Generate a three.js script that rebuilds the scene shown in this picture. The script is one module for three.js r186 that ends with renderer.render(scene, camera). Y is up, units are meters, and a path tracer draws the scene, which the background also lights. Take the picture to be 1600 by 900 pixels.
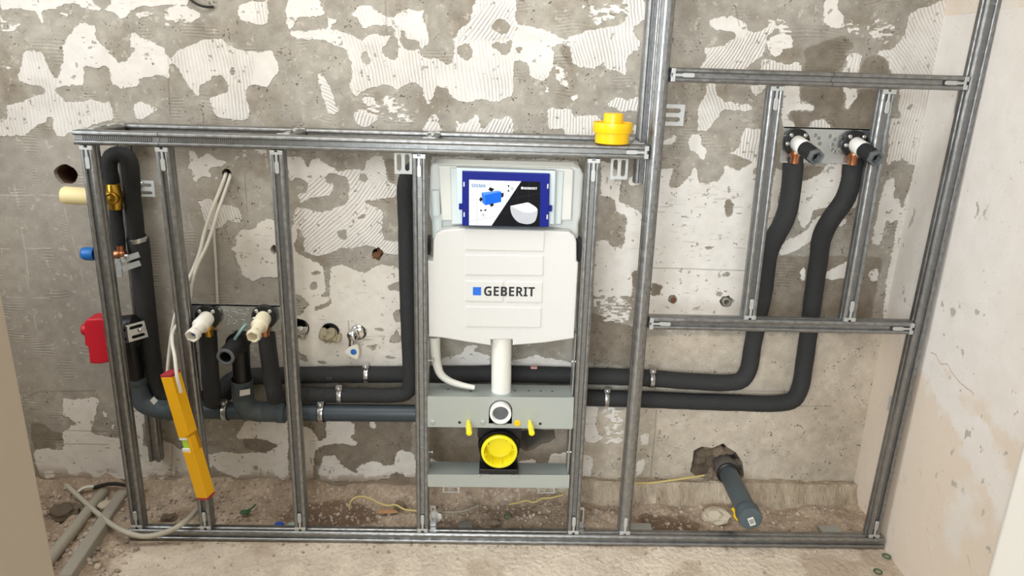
import * as THREE from 'three';
import { mergeGeometries } from 'three/addons/utils/BufferGeometryUtils.js';
import { RoundedBoxGeometry } from 'three/addons/geometries/RoundedBoxGeometry.js';
import { TextGeometry } from 'three/addons/geometries/TextGeometry.js';
import { FontLoader } from 'three/addons/loaders/FontLoader.js';
import { RectAreaLightUniformsLib } from 'three/addons/lights/RectAreaLightUniformsLib.js';

// ---------------------------------------------------------------- camera, light, exposure
const scene = new THREE.Scene();
const camera = new THREE.PerspectiveCamera(43.43, 16 / 9, 0.05, 30);
camera.position.set(0, 1.3866, 1.8491);
camera.quaternion.setFromRotationMatrix(new THREE.Matrix4().makeBasis(
  new THREE.Vector3(0.999429, 0.028151, 0.018684),
  new THREE.Vector3(-0.021281, 0.954001, -0.299049),
  new THREE.Vector3(-0.026243, 0.298480, 0.954055)));
camera.updateMatrixWorld();
const renderer = new THREE.WebGLRenderer();
renderer.toneMapping = THREE.LinearToneMapping;
renderer.toneMappingExposure = 0.86;
renderer.shadowMap.enabled = true;
RectAreaLightUniformsLib.init();
scene.background = new THREE.Color(0.75, 0.85, 1.0);   // pale overcast sky, seen only through the window behind the camera
const WINDOW_POWER = 18, SIDE_POWER = 6.5, PANEL_POWER = 6.2;
{
  // daylight through the hall window behind the camera
  const w = new THREE.RectAreaLight(new THREE.Color(0.9, 0.96, 1.0), WINDOW_POWER, 1.6, 1.5);
  w.position.set(-0.72, 1.7, 3.55); w.lookAt(-0.1, 0.9, 0); w.castShadow = true; w.name = 'window_light'; scene.add(w);
  // daylight through the bathroom window in the left wall, out of the picture
  const l = new THREE.RectAreaLight(new THREE.Color(0.92, 0.97, 1.0), SIDE_POWER, 0.8, 1.2);
  l.position.set(-1.74, 1.6, 0.66); l.lookAt(1.2, 1.2, 0.66); l.castShadow = true; l.name = 'side_window_light'; scene.add(l);
  // ceiling panel of the bathroom, above the frame and left of it, out of the picture
  const c = new THREE.RectAreaLight(new THREE.Color(1.0, 0.99, 0.97), PANEL_POWER, 1.3, 0.7);
  c.position.set(-0.45, 2.445, 0.62); c.lookAt(-0.45, 0, 0.62); c.castShadow = true; c.name = 'ceiling_panel_light'; scene.add(c);
}

// ---------------------------------------------------------------- helpers
let seed = 7;
const rnd = () => { seed = (seed + 0x6d2b79f5) | 0; let t = Math.imul(seed ^ (seed >>> 15), 1 | seed); t = (t + Math.imul(t ^ (t >>> 7), 61 | t)) ^ t; return ((t ^ (t >>> 14)) >>> 0) / 4294967296; };
const NT = new Float32Array(65536); for (let i = 0; i < 65536; i++) NT[i] = rnd();
function vn(x, y) {
  const xi = Math.floor(x), yi = Math.floor(y); let fx = x - xi, fy = y - yi;
  fx = fx * fx * (3 - 2 * fx); fy = fy * fy * (3 - 2 * fy);
  const a = ((yi & 255) << 8), b = (((yi + 1) & 255) << 8), c = xi & 255, d = (xi + 1) & 255;
  const p = NT[a + c], q = NT[a + d], r = NT[b + c], s = NT[b + d];
  return p + (q - p) * fx + (r - p) * fy + (p - q - r + s) * fx * fy;
}
function fbm(x, y, o) { let s = 0, w = 0.5, n = 0; for (let i = 0; i < o; i++) { s += w * vn(x, y); n += w; w *= 0.5; x = x * 2.03 + 17.3; y = y * 2.03 + 5.7; } return s / n; }
const clamp = (v, a = 0, b = 1) => v < a ? a : v > b ? b : v;
const sst = (a, b, v) => { v = clamp((v - a) / (b - a)); return v * v * (3 - 2 * v); };
const V = (a) => new THREE.Vector3(a[0], a[1], a[2]);
const taken = new Map();
function numbered(name) { const n = taken.get(name) || 0; taken.set(name, n + 1); return n ? name + '_' + String(n).padStart(3, '0') : name; }
function thing(name, label, category, base, group) {
  const o = new THREE.Group(); o.name = numbered(name); o.position.set(base[0], base[1], base[2]);
  o.userData = { label, category }; if (group) o.userData.group = group;
  scene.add(o); return o;
}
const shadow = (m) => { m.castShadow = true; m.receiveShadow = true; return m; };
// adds world-space geometry as a part of a thing or of a part
function part(parent, name, geo, mat, label) {
  const g = Array.isArray(geo) ? merge(geo) : geo;
  parent.updateWorldMatrix(true, false);
  g.applyMatrix4(parent.matrixWorld.clone().invert());
  const m = shadow(new THREE.Mesh(g, mat)); m.name = name; if (label) m.userData.label = label;
  parent.add(m); return m;
}
function solo(name, label, category, base, geo, mat, group) {
  const g = Array.isArray(geo) ? merge(geo) : geo; g.translate(-base[0], -base[1], -base[2]);
  const m = shadow(new THREE.Mesh(g, mat)); m.name = numbered(name); m.position.set(base[0], base[1], base[2]);
  m.userData = { label, category }; if (group) m.userData.group = group; scene.add(m); return m;
}
function struct(name, geo, mat, parent) {
  const m = shadow(new THREE.Mesh(Array.isArray(geo) ? merge(geo) : geo, mat)); m.name = name;
  if (!parent) { m.userData.kind = 'structure'; scene.add(m); } else parent.add(m);
  return m;
}
function merge(list) {
  const l = list.map((g) => { const h = g.index ? g.toNonIndexed() : g; for (const k of Object.keys(h.attributes)) if (!['position', 'normal', 'uv'].includes(k)) h.deleteAttribute(k); return h; });
  return mergeGeometries(l, false);
}
const box = (x0, x1, y0, y1, z0, z1) => { const g = new THREE.BoxGeometry(x1 - x0, y1 - y0, z1 - z0); g.translate((x0 + x1) / 2, (y0 + y1) / 2, (z0 + z1) / 2); return g; };
const rbox = (x0, x1, y0, y1, z0, z1, r = 0.003) => { const g = new RoundedBoxGeometry(x1 - x0, y1 - y0, z1 - z0, 2, r); g.translate((x0 + x1) / 2, (y0 + y1) / 2, (z0 + z1) / 2); return g; };
function basis(o, u, t, n) { return new THREE.Matrix4().makeBasis(u, t, n).setPosition(o); }
// lathe about the axis from a towards b; profile [[radius, distance along the axis], ...]
function lathe(a, b, prof, seg = 28) {
  const A = V(a), d = V(b).sub(A).normalize();
  const g = new THREE.LatheGeometry(prof.map(([r, t]) => new THREE.Vector2(Math.max(r, 0.00001), t)), seg);
  g.applyQuaternion(new THREE.Quaternion().setFromUnitVectors(new THREE.Vector3(0, 1, 0), d)); g.translate(A.x, A.y, A.z); return g;
}
const dist = (a, b) => V(a).distanceTo(V(b));
const rod = (a, b, r, seg = 20) => { const l = dist(a, b); return lathe(a, b, [[0, 0], [r * 0.94, 0], [r, r * 0.1], [r, l - r * 0.1], [r * 0.94, l], [0, l]], seg); };
// pipe with closed ends along a smooth path; lump adds hand-made unevenness
function sweep(pts, r, { radial = 18, seg = 0, tension = 0.5, lump = 0, r2 = r } = {}) {
  const c = new THREE.CatmullRomCurve3(pts.map(V), false, 'centripetal', tension), len = c.getLength();
  const n = seg || Math.max(8, Math.min(220, Math.round(len / 0.012))), F = c.computeFrenetFrames(n, false), P = c.getSpacedPoints(n);
  const pos = [], nor = [], uv = [], idx = [];
  for (let i = 0; i <= n; i++) for (let j = 0; j <= radial; j++) {
    const a = j / radial * Math.PI * 2, ca = Math.cos(a), sa = Math.sin(a), N = F.normals[i], B = F.binormals[i];
    const x = N.x * ca + B.x * sa, y = N.y * ca + B.y * sa, z = N.z * ca + B.z * sa;
    const rr = (r + (r2 - r) * i / n) * (1 + lump * (vn(i * 0.35 + 3, (j % radial) * 0.8) - 0.5));
    pos.push(P[i].x + x * rr, P[i].y + y * rr, P[i].z + z * rr); nor.push(x, y, z); uv.push(a * r, len * i / n);
  }
  for (let i = 0; i < n; i++) for (let j = 0; j < radial; j++) { const a = i * (radial + 1) + j, b = a + radial + 1; idx.push(a, a + 1, b, b, a + 1, b + 1); }
  for (const e of [0, n]) {
    const s = pos.length / 3, T = F.tangents[e], k = e ? 1 : -1; pos.push(P[e].x, P[e].y, P[e].z); nor.push(T.x * k, T.y * k, T.z * k); uv.push(0, 0);
    for (let j = 0; j <= radial; j++) { const q = (e * (radial + 1) + j) * 3; pos.push(pos[q], pos[q + 1], pos[q + 2]); nor.push(T.x * k, T.y * k, T.z * k); uv.push(0, 0); }
    for (let j = 0; j < radial; j++) e ? idx.push(s, s + 1 + j, s + 2 + j) : idx.push(s, s + 2 + j, s + 1 + j);
  }
  const g = new THREE.BufferGeometry(); g.setAttribute('position', new THREE.Float32BufferAttribute(pos, 3)); g.setAttribute('normal', new THREE.Float32BufferAttribute(nor, 3)); g.setAttribute('uv', new THREE.Float32BufferAttribute(uv, 2)); g.setIndex(idx); return g;
}
const shapeOf = (pts) => new THREE.Shape(pts.map((p) => new THREE.Vector2(p[0], p[1])));
// outline in the x-y plane, front face at zf, thickness going back
function plate(pts, zf, depth, { bevel = 0, holes = [] } = {}) {
  const s = shapeOf(pts); for (const h of holes) s.holes.push(new THREE.Path(h.map((p) => new THREE.Vector2(p[0], p[1]))));
  const g = new THREE.ExtrudeGeometry(s, { depth: depth - 2 * bevel, bevelEnabled: bevel > 0, bevelSize: bevel, bevelThickness: bevel, bevelOffset: -bevel, bevelSegments: 3, curveSegments: 8 });
  g.translate(0, 0, zf - depth + bevel); return g;
}
const ring2 = (cx, cy, rx, ry = rx, n = 20, wob = 0) => Array.from({ length: n }, (_, i) => { const a = i / n * Math.PI * 2, k = 1 + wob * (rnd() - 0.5); return [cx + Math.cos(a) * rx * k, cy + Math.sin(a) * ry * k]; });
const slot2 = (cx, cy, hw, r) => { const o = []; for (let i = 0; i <= 6; i++) { const a = -Math.PI / 2 + i / 6 * Math.PI; o.push([cx + hw + Math.cos(a) * r, cy + Math.sin(a) * r]); } for (let i = 0; i <= 6; i++) { const a = Math.PI / 2 + i / 6 * Math.PI; o.push([cx - hw + Math.cos(a) * r, cy + Math.sin(a) * r]); } return o; };
const slotV = (cx, cy, hh, r) => slot2(cy, cx, hh, r).map(([a, b]) => [b, a]).reverse();
function tex(w, h, fill, srgb = true) {
  const d = new Uint8Array(w * h * 4), o = [0, 0, 0];
  for (let y = 0, i = 0; y < h; y++) for (let x = 0; x < w; x++, i += 4) { fill(x, y, o); d[i] = o[0]; d[i + 1] = o[1]; d[i + 2] = o[2]; d[i + 3] = 255; }
  const t = new THREE.DataTexture(d, w, h); t.magFilter = THREE.LinearFilter; t.minFilter = THREE.LinearMipmapLinearFilter; t.generateMipmaps = true;
  t.wrapS = t.wrapT = THREE.RepeatWrapping; if (srgb) t.colorSpace = THREE.SRGBColorSpace; t.needsUpdate = true; return t;
}
const gray = (o, v) => { o[0] = o[1] = o[2] = clamp(v, 0, 255); };

// ---------------------------------------------------------------- materials
const std = (color, roughness, metalness = 0, more = {}) => new THREE.MeshStandardMaterial({ color, roughness, metalness, side: THREE.DoubleSide, ...more });
const noiseFine = tex(256, 256, (x, y, o) => gray(o, 255 * fbm(x / 6, y / 6, 4)), false); noiseFine.repeat.set(8, 8);
const galvRough = tex(256, 256, (x, y, o) => gray(o, 52 + 80 * fbm(x / 22, y / 22, 5) + 18 * vn(x / 3, y / 60)), false); galvRough.repeat.set(9, 9);
const galvColor = tex(256, 256, (x, y, o) => { const v = 150 + 40 * (fbm(x / 25 + 9, y / 25, 5) - 0.5) + 14 * (vn(x / 2.5, y / 2.5) - 0.5); o[0] = v; o[1] = v + 1; o[2] = v + 1; }); galvColor.repeat.set(9, 9);
const M = {
  galv: std('#ffffff', 1, 0.95, { map: galvColor, roughnessMap: galvRough }),
  clip: std('#c4c6c5', 0.45, 0.6),
  bracket: std('#cfd1d0', 0.5, 0.35),
  zincPlate: std('#c9ced0', 0.27, 0.9, { bumpMap: noiseFine, bumpScale: 0.0004 }),
  zincBeam: std('#b4bcb9', 0.48, 0.6, { bumpMap: noiseFine, bumpScale: 0.0002 }),
  steel: std('#c8c8c8', 0.28, 0.95),
  chrome: std('#d8d8d8', 0.12, 1),
  foam: std('#2c2d2e', 0.8, 0, { bumpMap: noiseFine, bumpScale: 0.0012 }),
  foamDark: std('#1f2021', 0.78, 0, { bumpMap: noiseFine, bumpScale: 0.001 }),
  greyPipe: std('#3a444b', 0.42),
  drainGrey: std('#4b565b', 0.5, 0, { bumpMap: noiseFine, bumpScale: 0.0005 }),
  black: std('#101112', 0.42), blackMatt: std('#17181a', 0.7),
  plugGrey: std('#5c6062', 0.5),
  eps: std('#d3d2cf', 0.72, 0, { bumpMap: noiseFine, bumpScale: 0.0003 }),
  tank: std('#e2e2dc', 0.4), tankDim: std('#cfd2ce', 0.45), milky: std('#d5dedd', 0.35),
  paleBlue: std('#d3e1e7', 0.3), blueFrame: new THREE.MeshPhysicalMaterial({ color: '#0a1a7c', roughness: 0.5, specularIntensity: 0.4, side: THREE.DoubleSide }),
  pipeWhite: std('#e8e7e0', 0.35), hose: std('#d4d3ca', 0.4),
  yellow: std('#f0e020', 0.32), capYellow: std('#f9c80e', 0.34), levelYellow: std('#f2b411', 0.42), levelRed: std('#a8303a', 0.5),
  vial: std('#b6e04a', 0.15), white: std('#eeede8', 0.5), plugWhite: std('#eae7dc', 0.45), plugCream: std('#e5dcc0', 0.45),
  creamCap: std('#efdda6', 0.5), red: std('#c3142a', 0.45), blueCap: std('#1f6fc0', 0.4), blueDark: std('#1d4fa8', 0.4),
  brass: std('#c79a3a', 0.3, 0.9), copper: std('#b87a58', 0.35, 0.9), rust: std('#6e4a34', 0.9),
  cable: std('#d9d5c8', 0.5), cableGrey: std('#b9b3a4', 0.6), wire: std('#c9b678', 0.6), wireDark: std('#2a2622', 0.8),
  conduit: std('#a39c8d', 0.75, 0, { bumpMap: noiseFine, bumpScale: 0.001 }), conduitPale: std('#b9b2a4', 0.7, 0, { bumpMap: noiseFine, bumpScale: 0.001 }),
  rag: std('#a39a80', 0.95), ink: std('#15171a', 0.5), inkBlue: std('#1767d2', 0.45), sticker: std('#d9d8d2', 0.5), pinkTag: std('#d79a93', 0.6),
  stone: std('#a4917c', 0.95, 0, { bumpMap: noiseFine, bumpScale: 0.002 }), rubble: std('#8a7b67', 0.95, 0, { bumpMap: noiseFine, bumpScale: 0.003 }), stonePale: std('#c3b6a2', 0.95),
  green: std('#3d6040', 0.5), brownHole: std('#5a3c2c', 0.95), paint: std('#d9d2c6', 0.85), hallFloor: std('#b3a48d', 0.85), casing: std('#a99d8e', 0.6), casingWhite: std('#bdb9b2', 0.6),
};

// ---------------------------------------------------------------- back wall: concrete with remains of tile adhesive
const WZ = -0.255, WX0 = -1.6, WX1 = 1.26, WY1 = 1.62, PPM = 1180;
// outlines of the adhesive patches on the wall, in millimetres from the room's origin: kind, x, y, x, y ...
// c adhesive, r adhesive combed at an angle in degrees, s scraped adhesive, w white filler, g bare concrete, d dark concrete, m smooth mortar, p pale shuttered concrete
const PATCHES = [
["m",-1402,1141,-1201,1150,-1145,1067,-944,1081,-879,1000,-916,645,-1072,473,-1139,407,-1166,351,-1462,368,-1539,377],
["m",-904,942,-816,887,-782,849,-779,669,-916,645],
["p",462,580,1269,608,1221,53,506,42],
["p",286,322,483,326,506,42,301,51],
["d",267,671,461,601,441,471,307,490],
["d",-198,256,258,264,267,99,-199,91],
["d",830,847,1183,855,1180,649,838,641],
["d",848,1446,892,1456,907,1473,965,1477,991,1454,967,1437,976,1411,961,1389,950,1376,859,1374,862,1412],
["d",1018,1378,1024,1421,1045,1432,1082,1427,1100,1402,1113,1381],
["d",859,1343,978,1346,988,1312,979,1285,1008,1277,1059,1251,1099,1234,974,1226,963,1240,941,1257,897,1247,895,1224,858,1223,849,1255,834,1263,841,1277,906,1274,909,1287,864,1308],
["d",1020,1339,1084,1341,1097,1243,1034,1260,1007,1281,1020,1312],
["d",-789,302,-249,312,-263,29,-801,164],
["d",-1467,247,-1418,242,-1402,211,-1367,212,-1376,171,-1402,182,-1397,148,-1426,156,-1474,146,-1474,193],
["c",-1335,1514,-829,1529,-844,1512,-913,1506,-964,1501,-991,1490,-1007,1469,-1020,1465,-1029,1477,-1043,1488,-1063,1492,-1086,1485,-1110,1492,-1142,1505,-1168,1499,-1212,1487,-1231,1483,-1224,1457,-1233,1444,-1241,1468,-1243,1480,-1272,1486,-1314,1486,-1340,1481],
["g",-1091,1521,-1038,1523,-1045,1502,-1067,1494,-1088,1499],
["s",-914,1494,-887,1503,-848,1508,-807,1497,-800,1477,-832,1460,-876,1455,-899,1442,-910,1458,-903,1474,-924,1482,-969,1464,-994,1471,-979,1488],
["c",-888,1495,-849,1506,-811,1495,-809,1477,-853,1467,-882,1475],
["c",-699,1512,-655,1526,-659,1467,-698,1472,-705,1492],
["r4",-1146,1451,-1116,1452,-1085,1450,-1092,1438,-1101,1425,-1096,1411,-1081,1397,-1065,1387,-1058,1371,-1041,1357,-1021,1356,-1007,1372,-1004,1383,-988,1397,-1010,1395,-1002,1420,-1007,1432,-992,1436,-974,1425,-950,1409,-925,1402,-907,1402,-908,1379,-892,1363,-902,1354,-906,1333,-905,1316,-917,1320,-938,1326,-965,1321,-989,1318,-994,1294,-1026,1287,-1043,1286,-1060,1295,-1071,1307,-1068,1328,-1073,1341,-1078,1351,-1089,1350,-1093,1338,-1106,1340,-1140,1343,-1143,1326,-1139,1305,-1142,1290,-1183,1291,-1210,1287,-1227,1288,-1227,1273,-1214,1260,-1201,1245,-1172,1246,-1131,1254,-1115,1248,-1093,1248,-1079,1253,-1075,1234,-1076,1194,-1109,1193,-1146,1181,-1184,1165,-1203,1160,-1222,1150,-1235,1150,-1243,1159,-1249,1176,-1243,1203,-1258,1203,-1265,1189,-1294,1175,-1313,1166,-1338,1147,-1401,1146,-1410,1146,-1402,1190,-1372,1193,-1365,1235,-1322,1242,-1293,1256,-1266,1263,-1250,1270,-1250,1281,-1288,1290,-1317,1298,-1325,1313,-1311,1330,-1298,1360,-1292,1380,-1245,1380,-1238,1353,-1231,1320,-1222,1308,-1208,1312,-1198,1346,-1191,1350,-1188,1371,-1187,1392,-1177,1413,-1160,1426,-1148,1434],
["c",-1142,1449,-1091,1448,-1098,1426,-1081,1395,-1043,1354,-1008,1355,-991,1393,-994,1431,-910,1400,-908,1377,-907,1329,-987,1320,-999,1294,-1039,1289,-1067,1307,-1071,1345,-1140,1345,-1143,1292,-1225,1288,-1192,1346,-1184,1396],
["r3",-888,1378,-874,1393,-855,1401,-824,1417,-784,1424,-749,1426,-742,1413,-708,1397,-665,1392,-672,1307,-694,1298,-703,1274,-695,1235,-701,1213,-724,1207,-760,1209,-784,1213,-798,1232,-805,1271,-790,1267,-762,1279,-752,1294,-751,1312,-767,1328,-789,1326,-799,1310,-826,1301,-831,1282,-830,1262,-842,1275,-862,1300,-876,1329,-891,1354,-901,1365],
["g",-738,1352,-728,1346,-731,1329,-742,1331],
["g",-721,1321,-712,1321,-713,1308,-722,1310],
["r3",-1013,1248,-995,1252,-970,1243,-945,1228,-968,1221,-987,1208,-1006,1200,-1016,1205,-1021,1222],
["s",-1365,1345,-1340,1342,-1322,1321,-1346,1308,-1369,1320],
["s",-1342,1473,-1317,1470,-1287,1447,-1300,1422,-1351,1424],
["s",-1213,1485,-1160,1495,-1112,1476,-1165,1466],
["r2",-659,1526,-623,1527,-627,1502,-624,1482,-629,1466,-664,1461],
["c",-572,1520,-564,1537,-483,1539,-476,1503,-464,1491,-442,1483,-432,1478,-452,1471,-461,1452,-474,1448,-509,1447,-535,1450,-546,1456,-542,1485,-555,1476,-558,1460,-574,1453,-577,1475,-577,1504],
["c",-570,1451,-535,1450,-474,1450,-426,1449,-426,1410,-458,1423,-488,1433,-549,1431,-564,1439],
["g",-542,1485,-533,1491,-489,1492,-472,1495,-464,1483,-465,1462,-474,1450,-509,1449,-541,1456],
["r8",-571,1450,-522,1445,-470,1450,-427,1443,-423,1410,-407,1377,-404,1343,-411,1303,-398,1279,-380,1292,-356,1308,-320,1314,-295,1311,-277,1303,-245,1320,-227,1324,-209,1314,-206,1284,-192,1262,-177,1289,-168,1318,-138,1310,-127,1293,-106,1277,-80,1274,-48,1283,6,1276,24,1291,42,1298,45,1312,44,1338,46,1389,60,1393,84,1387,94,1348,121,1338,139,1341,147,1370,158,1392,148,1418,127,1425,118,1430,162,1435,188,1439,203,1419,209,1389,227,1379,272,1380,297,1396,299,1379,344,1369,359,1359,361,1381,356,1398,368,1415,389,1433,397,1445,378,1466,374,1487,396,1503,413,1513,402,1541,394,1565,330,1563,359,1531,352,1507,332,1490,309,1489,265,1479,248,1476,222,1465,196,1457,188,1449,160,1463,125,1475,89,1481,58,1482,48,1506,48,1555,-78,1551,-173,1548,-194,1520,-204,1507,-242,1519,-256,1515,-274,1505,-281,1495,-300,1494,-320,1503,-346,1519,-375,1524,-395,1498,-389,1472,-374,1464,-330,1470,-292,1471,-282,1455,-305,1446,-357,1446,-371,1436,-383,1439,-392,1449,-421,1451,-444,1454,-470,1458],
["c",-286,1491,-204,1515,-173,1548,-194,1520,-204,1490,-194,1441,-226,1440,-257,1464,-281,1472],
["r-35",-77,1494,-34,1536,44,1538,46,1448,-15,1443,-112,1434],
["r28",47,1473,98,1473,147,1451,160,1392,139,1346,94,1351,86,1387,50,1394],
["g",-194,1540,-61,1552,-72,1511,-77,1486,-112,1468,-117,1447,-156,1439,-187,1433,-194,1466,-204,1499],
["g",-365,1461,-348,1467,-304,1473,-287,1463,-283,1452,-296,1445,-331,1446,-362,1450],
["g",-268,1459,-252,1459,-254,1443,-243,1436,-217,1437,-214,1416,-226,1410,-258,1414,-265,1431],
["g",-287,1447,-275,1439,-272,1414,-285,1380,-297,1385,-314,1396,-318,1413,-305,1430],
["g",-217,1410,-194,1428,-173,1442,-121,1440,-120,1401,-129,1376,-147,1375,-165,1392,-191,1388,-212,1399],
["g",-112,1427,-77,1433,-64,1408,-85,1386,-108,1393],
["g",-376,1394,-363,1406,-347,1375,-368,1371,-378,1377],
["g",-21,1479,-7,1496,19,1497,33,1484,28,1461,11,1457,-16,1471],
["g",-24,1429,-6,1438,20,1434,41,1445,33,1411,12,1404,3,1417],
["g",49,1428,74,1429,65,1412,51,1415],
["g",-416,1484,-382,1489,-369,1456,-384,1432,-404,1452],
["g",-452,1470,-425,1474,-435,1454,-452,1457],
["g",-364,1339,-353,1339,-355,1325,-362,1327],
["d",165,1431,197,1436,208,1394,219,1369,204,1372,181,1402],
["r-25",-405,1233,-384,1251,-363,1234,-345,1249,-332,1267,-322,1246,-324,1228,-346,1214,-365,1199,-392,1200],
["r-10",-384,1279,-344,1284,-343,1258,-358,1249],
["r60",-501,1345,-484,1335,-468,1315,-460,1281,-452,1255,-439,1243,-453,1234,-475,1231,-484,1263,-495,1306],
["r-30",-214,1191,-174,1245,-152,1189],
["r-20",-116,1229,-98,1211,-74,1230,-56,1246,-47,1213,-32,1201,-11,1232,17,1227,25,1245,47,1233,49,1185,-116,1184],
["r5",144,1266,170,1263,212,1264,218,1241,234,1247,289,1252,303,1231,283,1191,201,1192,191,1210,149,1204],
["r-12",302,1275,340,1303,368,1295,412,1305,420,1252,388,1265,361,1259,333,1276],
["r0",391,1224,416,1216,418,1195,394,1198],
["c",213,1308,235,1296,214,1282],
["c",134,1340,149,1315,141,1306],
["c",-665,1391,-621,1396,-605,1371,-603,1349,-621,1325,-641,1297,-675,1309],
["s",218,1544,357,1548,352,1507,265,1488],
["s",146,1392,201,1368,212,1317,167,1333],
["s",-390,1248,-281,1303,-228,1235,-247,1207,-319,1214],
["r-25",576,1515,611,1522,646,1525,656,1515,688,1504,688,1487,709,1484,734,1493,750,1506,763,1510,761,1490,746,1472,744,1451,743,1426,718,1412,694,1386,682,1375,640,1385,656,1398,664,1411,655,1406,637,1374,555,1374,571,1396,585,1417,574,1430,575,1440,610,1445,628,1446,640,1461,657,1466,651,1482,628,1490,596,1491,580,1503],
["c",578,1515,646,1524,686,1504,683,1471,657,1466,651,1484,592,1493],
["c",749,1451,755,1473,781,1480,817,1476,821,1449,795,1440,784,1423,771,1418,756,1431],
["r3",740,1415,782,1408,809,1404,840,1409,853,1399,857,1376,741,1375,737,1400],
["c",890,1580,925,1581,928,1548,948,1536,952,1501,916,1500,900,1514,892,1539],
["s",704,1521,783,1523,812,1508,816,1479,771,1481,763,1506],
["s",950,1536,999,1513,1005,1480,959,1487],
["s",1012,1513,1041,1531,1077,1528,1101,1516,1099,1483,1081,1457,1043,1468,1022,1484],
["r35",1133,1550,1159,1563,1243,1590,1269,1381,1114,1378,1099,1410,1089,1427,1063,1433,1060,1446,1096,1449,1111,1466,1125,1487,1128,1517,1129,1533],
["r0",967,1385,981,1407,973,1428,1003,1438,1015,1432,1017,1408,1018,1378,973,1377],
["r20",590,1344,618,1343,621,1315,646,1298,678,1294,727,1291,731,1274,690,1273,644,1276,637,1258,620,1240,609,1212,577,1211,573,1247,572,1283,590,1310],
["r0",704,1343,768,1343,748,1323,733,1311,722,1324],
["c",809,1344,857,1345,860,1308,889,1296,909,1287,906,1274,874,1278,841,1277,835,1254,856,1241,853,1228,827,1218,814,1272],
["c",973,1346,1019,1343,1022,1317,1006,1286,990,1287,991,1321],
["r0",897,1247,937,1255,964,1235,970,1222,901,1220],
["r2",1143,1347,1285,1351,1243,1147,1153,1144,1145,1236,1156,1254,1155,1281,1145,1289],
["g",1169,1294,1185,1308,1188,1295,1178,1286],
["c",552,1188,568,1207,592,1203,592,1180,615,1158,604,1130,579,1152,559,1161],
["c",460,1172,518,1201,522,1181,489,1168],
["r0",709,1197,714,1224,779,1226,776,1144,755,1129,715,1142,667,1155,699,1165],
["c",448,1098,495,1104,522,1109,515,1081,514,1048,537,1049,567,1083,582,1116,597,1069,621,1061,653,1071,667,1099,666,1122,696,1109,711,1100,749,1134,782,1135,781,1074,788,796,788,640,458,633,447,888],
["d",680,1005,692,1025,709,1001,704,967,684,969],
["d",630,875,666,876,657,866,631,865],
["d",525,830,533,845,567,841,589,849,596,827,570,814,546,815,528,820],
["d",494,849,509,847,508,825,496,829],
["d",464,1136,501,1137,498,1123,464,1126],
["s",746,1120,769,1130,771,1074,758,1069],
["c",892,1124,962,1125,1009,1131,1017,1080,1007,1028,983,998,950,993,941,958,926,929,906,967,895,1072],
["d",893,1119,963,1121,948,1097,900,1072],
["c",817,1117,842,1108,842,1076,839,995,828,936,815,926,815,994],
["c",954,968,986,979,974,930,959,900,920,869,879,848,853,858,847,797,834,822,882,898,936,929],
["c",1065,1109,1084,1105,1086,1015,1039,980,1067,1015],
["c",1019,955,1050,971,1053,951,1030,946],
["c",1149,1088,1176,1098,1180,1051,1175,1003,1173,959,1167,885,1141,894,1141,1002],
["r3",1126,1262,1266,1266,1252,1147,1228,1128,1207,1136,1191,1168,1166,1154,1142,1125,1140,1190],
["c",1170,1027,1198,1032,1217,985,1194,955,1171,974],
["c",1228,1124,1267,1138,1259,966,1243,796,1241,650,1224,607,1207,775,1207,955],
["c",-876,1119,-858,1124,-851,1097,-822,1116,-801,1098,-770,1090,-790,1076,-822,1071,-820,1043,-857,1042,-858,1028,-874,1032,-870,1065,-886,1069,-874,1092],
["s",-753,1104,-721,1132,-649,1134,-651,1107,-692,1106,-704,1119,-724,1096,-752,1091],
["c",-815,1048,-798,1034,-812,1029],
["r12",-868,972,-839,987,-822,978,-799,969,-772,962,-749,960,-738,927,-742,913,-785,919,-806,892,-844,891,-853,920,-856,958],
["w",-744,889,-703,895,-697,914,-663,927,-645,920,-641,852,-645,748,-676,747,-705,742,-725,731,-757,751,-753,776,-772,800,-765,825,-789,829,-764,840,-762,869],
["r-40",-610,1108,-555,1112,-557,1075,-536,1073,-530,1101,-511,1108,-447,1066,-424,1078,-373,1077,-377,1100,-328,1124,-312,1042,-286,1035,-280,871,-271,861,-276,831,-310,816,-352,847,-385,853,-423,838,-452,845,-491,821,-538,818,-566,834,-564,874,-581,902,-589,917,-593,931,-582,953,-567,979,-575,1002,-547,1008,-540,1045,-572,1049,-591,1037,-599,1058,-589,1067,-607,1081],
["r62",-367,1105,-321,1115,-314,1051,-360,1036],
["c",-610,1108,-555,1109,-539,1073,-530,1101,-460,1080,-489,1056,-540,1041,-590,1058],
["g",-493,1056,-479,1063,-452,1057,-429,1053,-421,1025,-432,978,-475,960,-517,949,-549,961,-577,960,-562,979,-524,994,-478,1000,-467,1024,-467,1033,-490,1037],
["g",-380,988,-324,995,-282,1000,-275,866,-313,870,-332,889,-330,956,-353,970,-383,981],
["g",-396,1068,-369,1068,-369,1045,-397,1049],
["g",-466,895,-438,899,-439,869,-455,867],
["d",-324,1115,-289,1112,-291,1042,-309,1042],
["d",-406,935,-377,951,-382,936,-411,926],
["c",-604,834,-586,809,-593,704,-607,703,-604,911,-585,912,-583,873],
["w",-600,853,-586,824,-558,810,-511,786,-506,706,-495,680,-493,782,-468,792,-440,788,-407,766,-378,769,-339,795,-296,791,-277,771,-272,446,-603,445,-603,621,-582,632,-608,698,-607,779],
["g",-586,824,-562,820,-511,786,-492,787,-468,795,-435,788,-407,766,-408,813,-386,829,-380,849,-442,842,-461,837,-490,826,-529,816],
["g",-565,762,-517,769,-518,758,-546,758],
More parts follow.
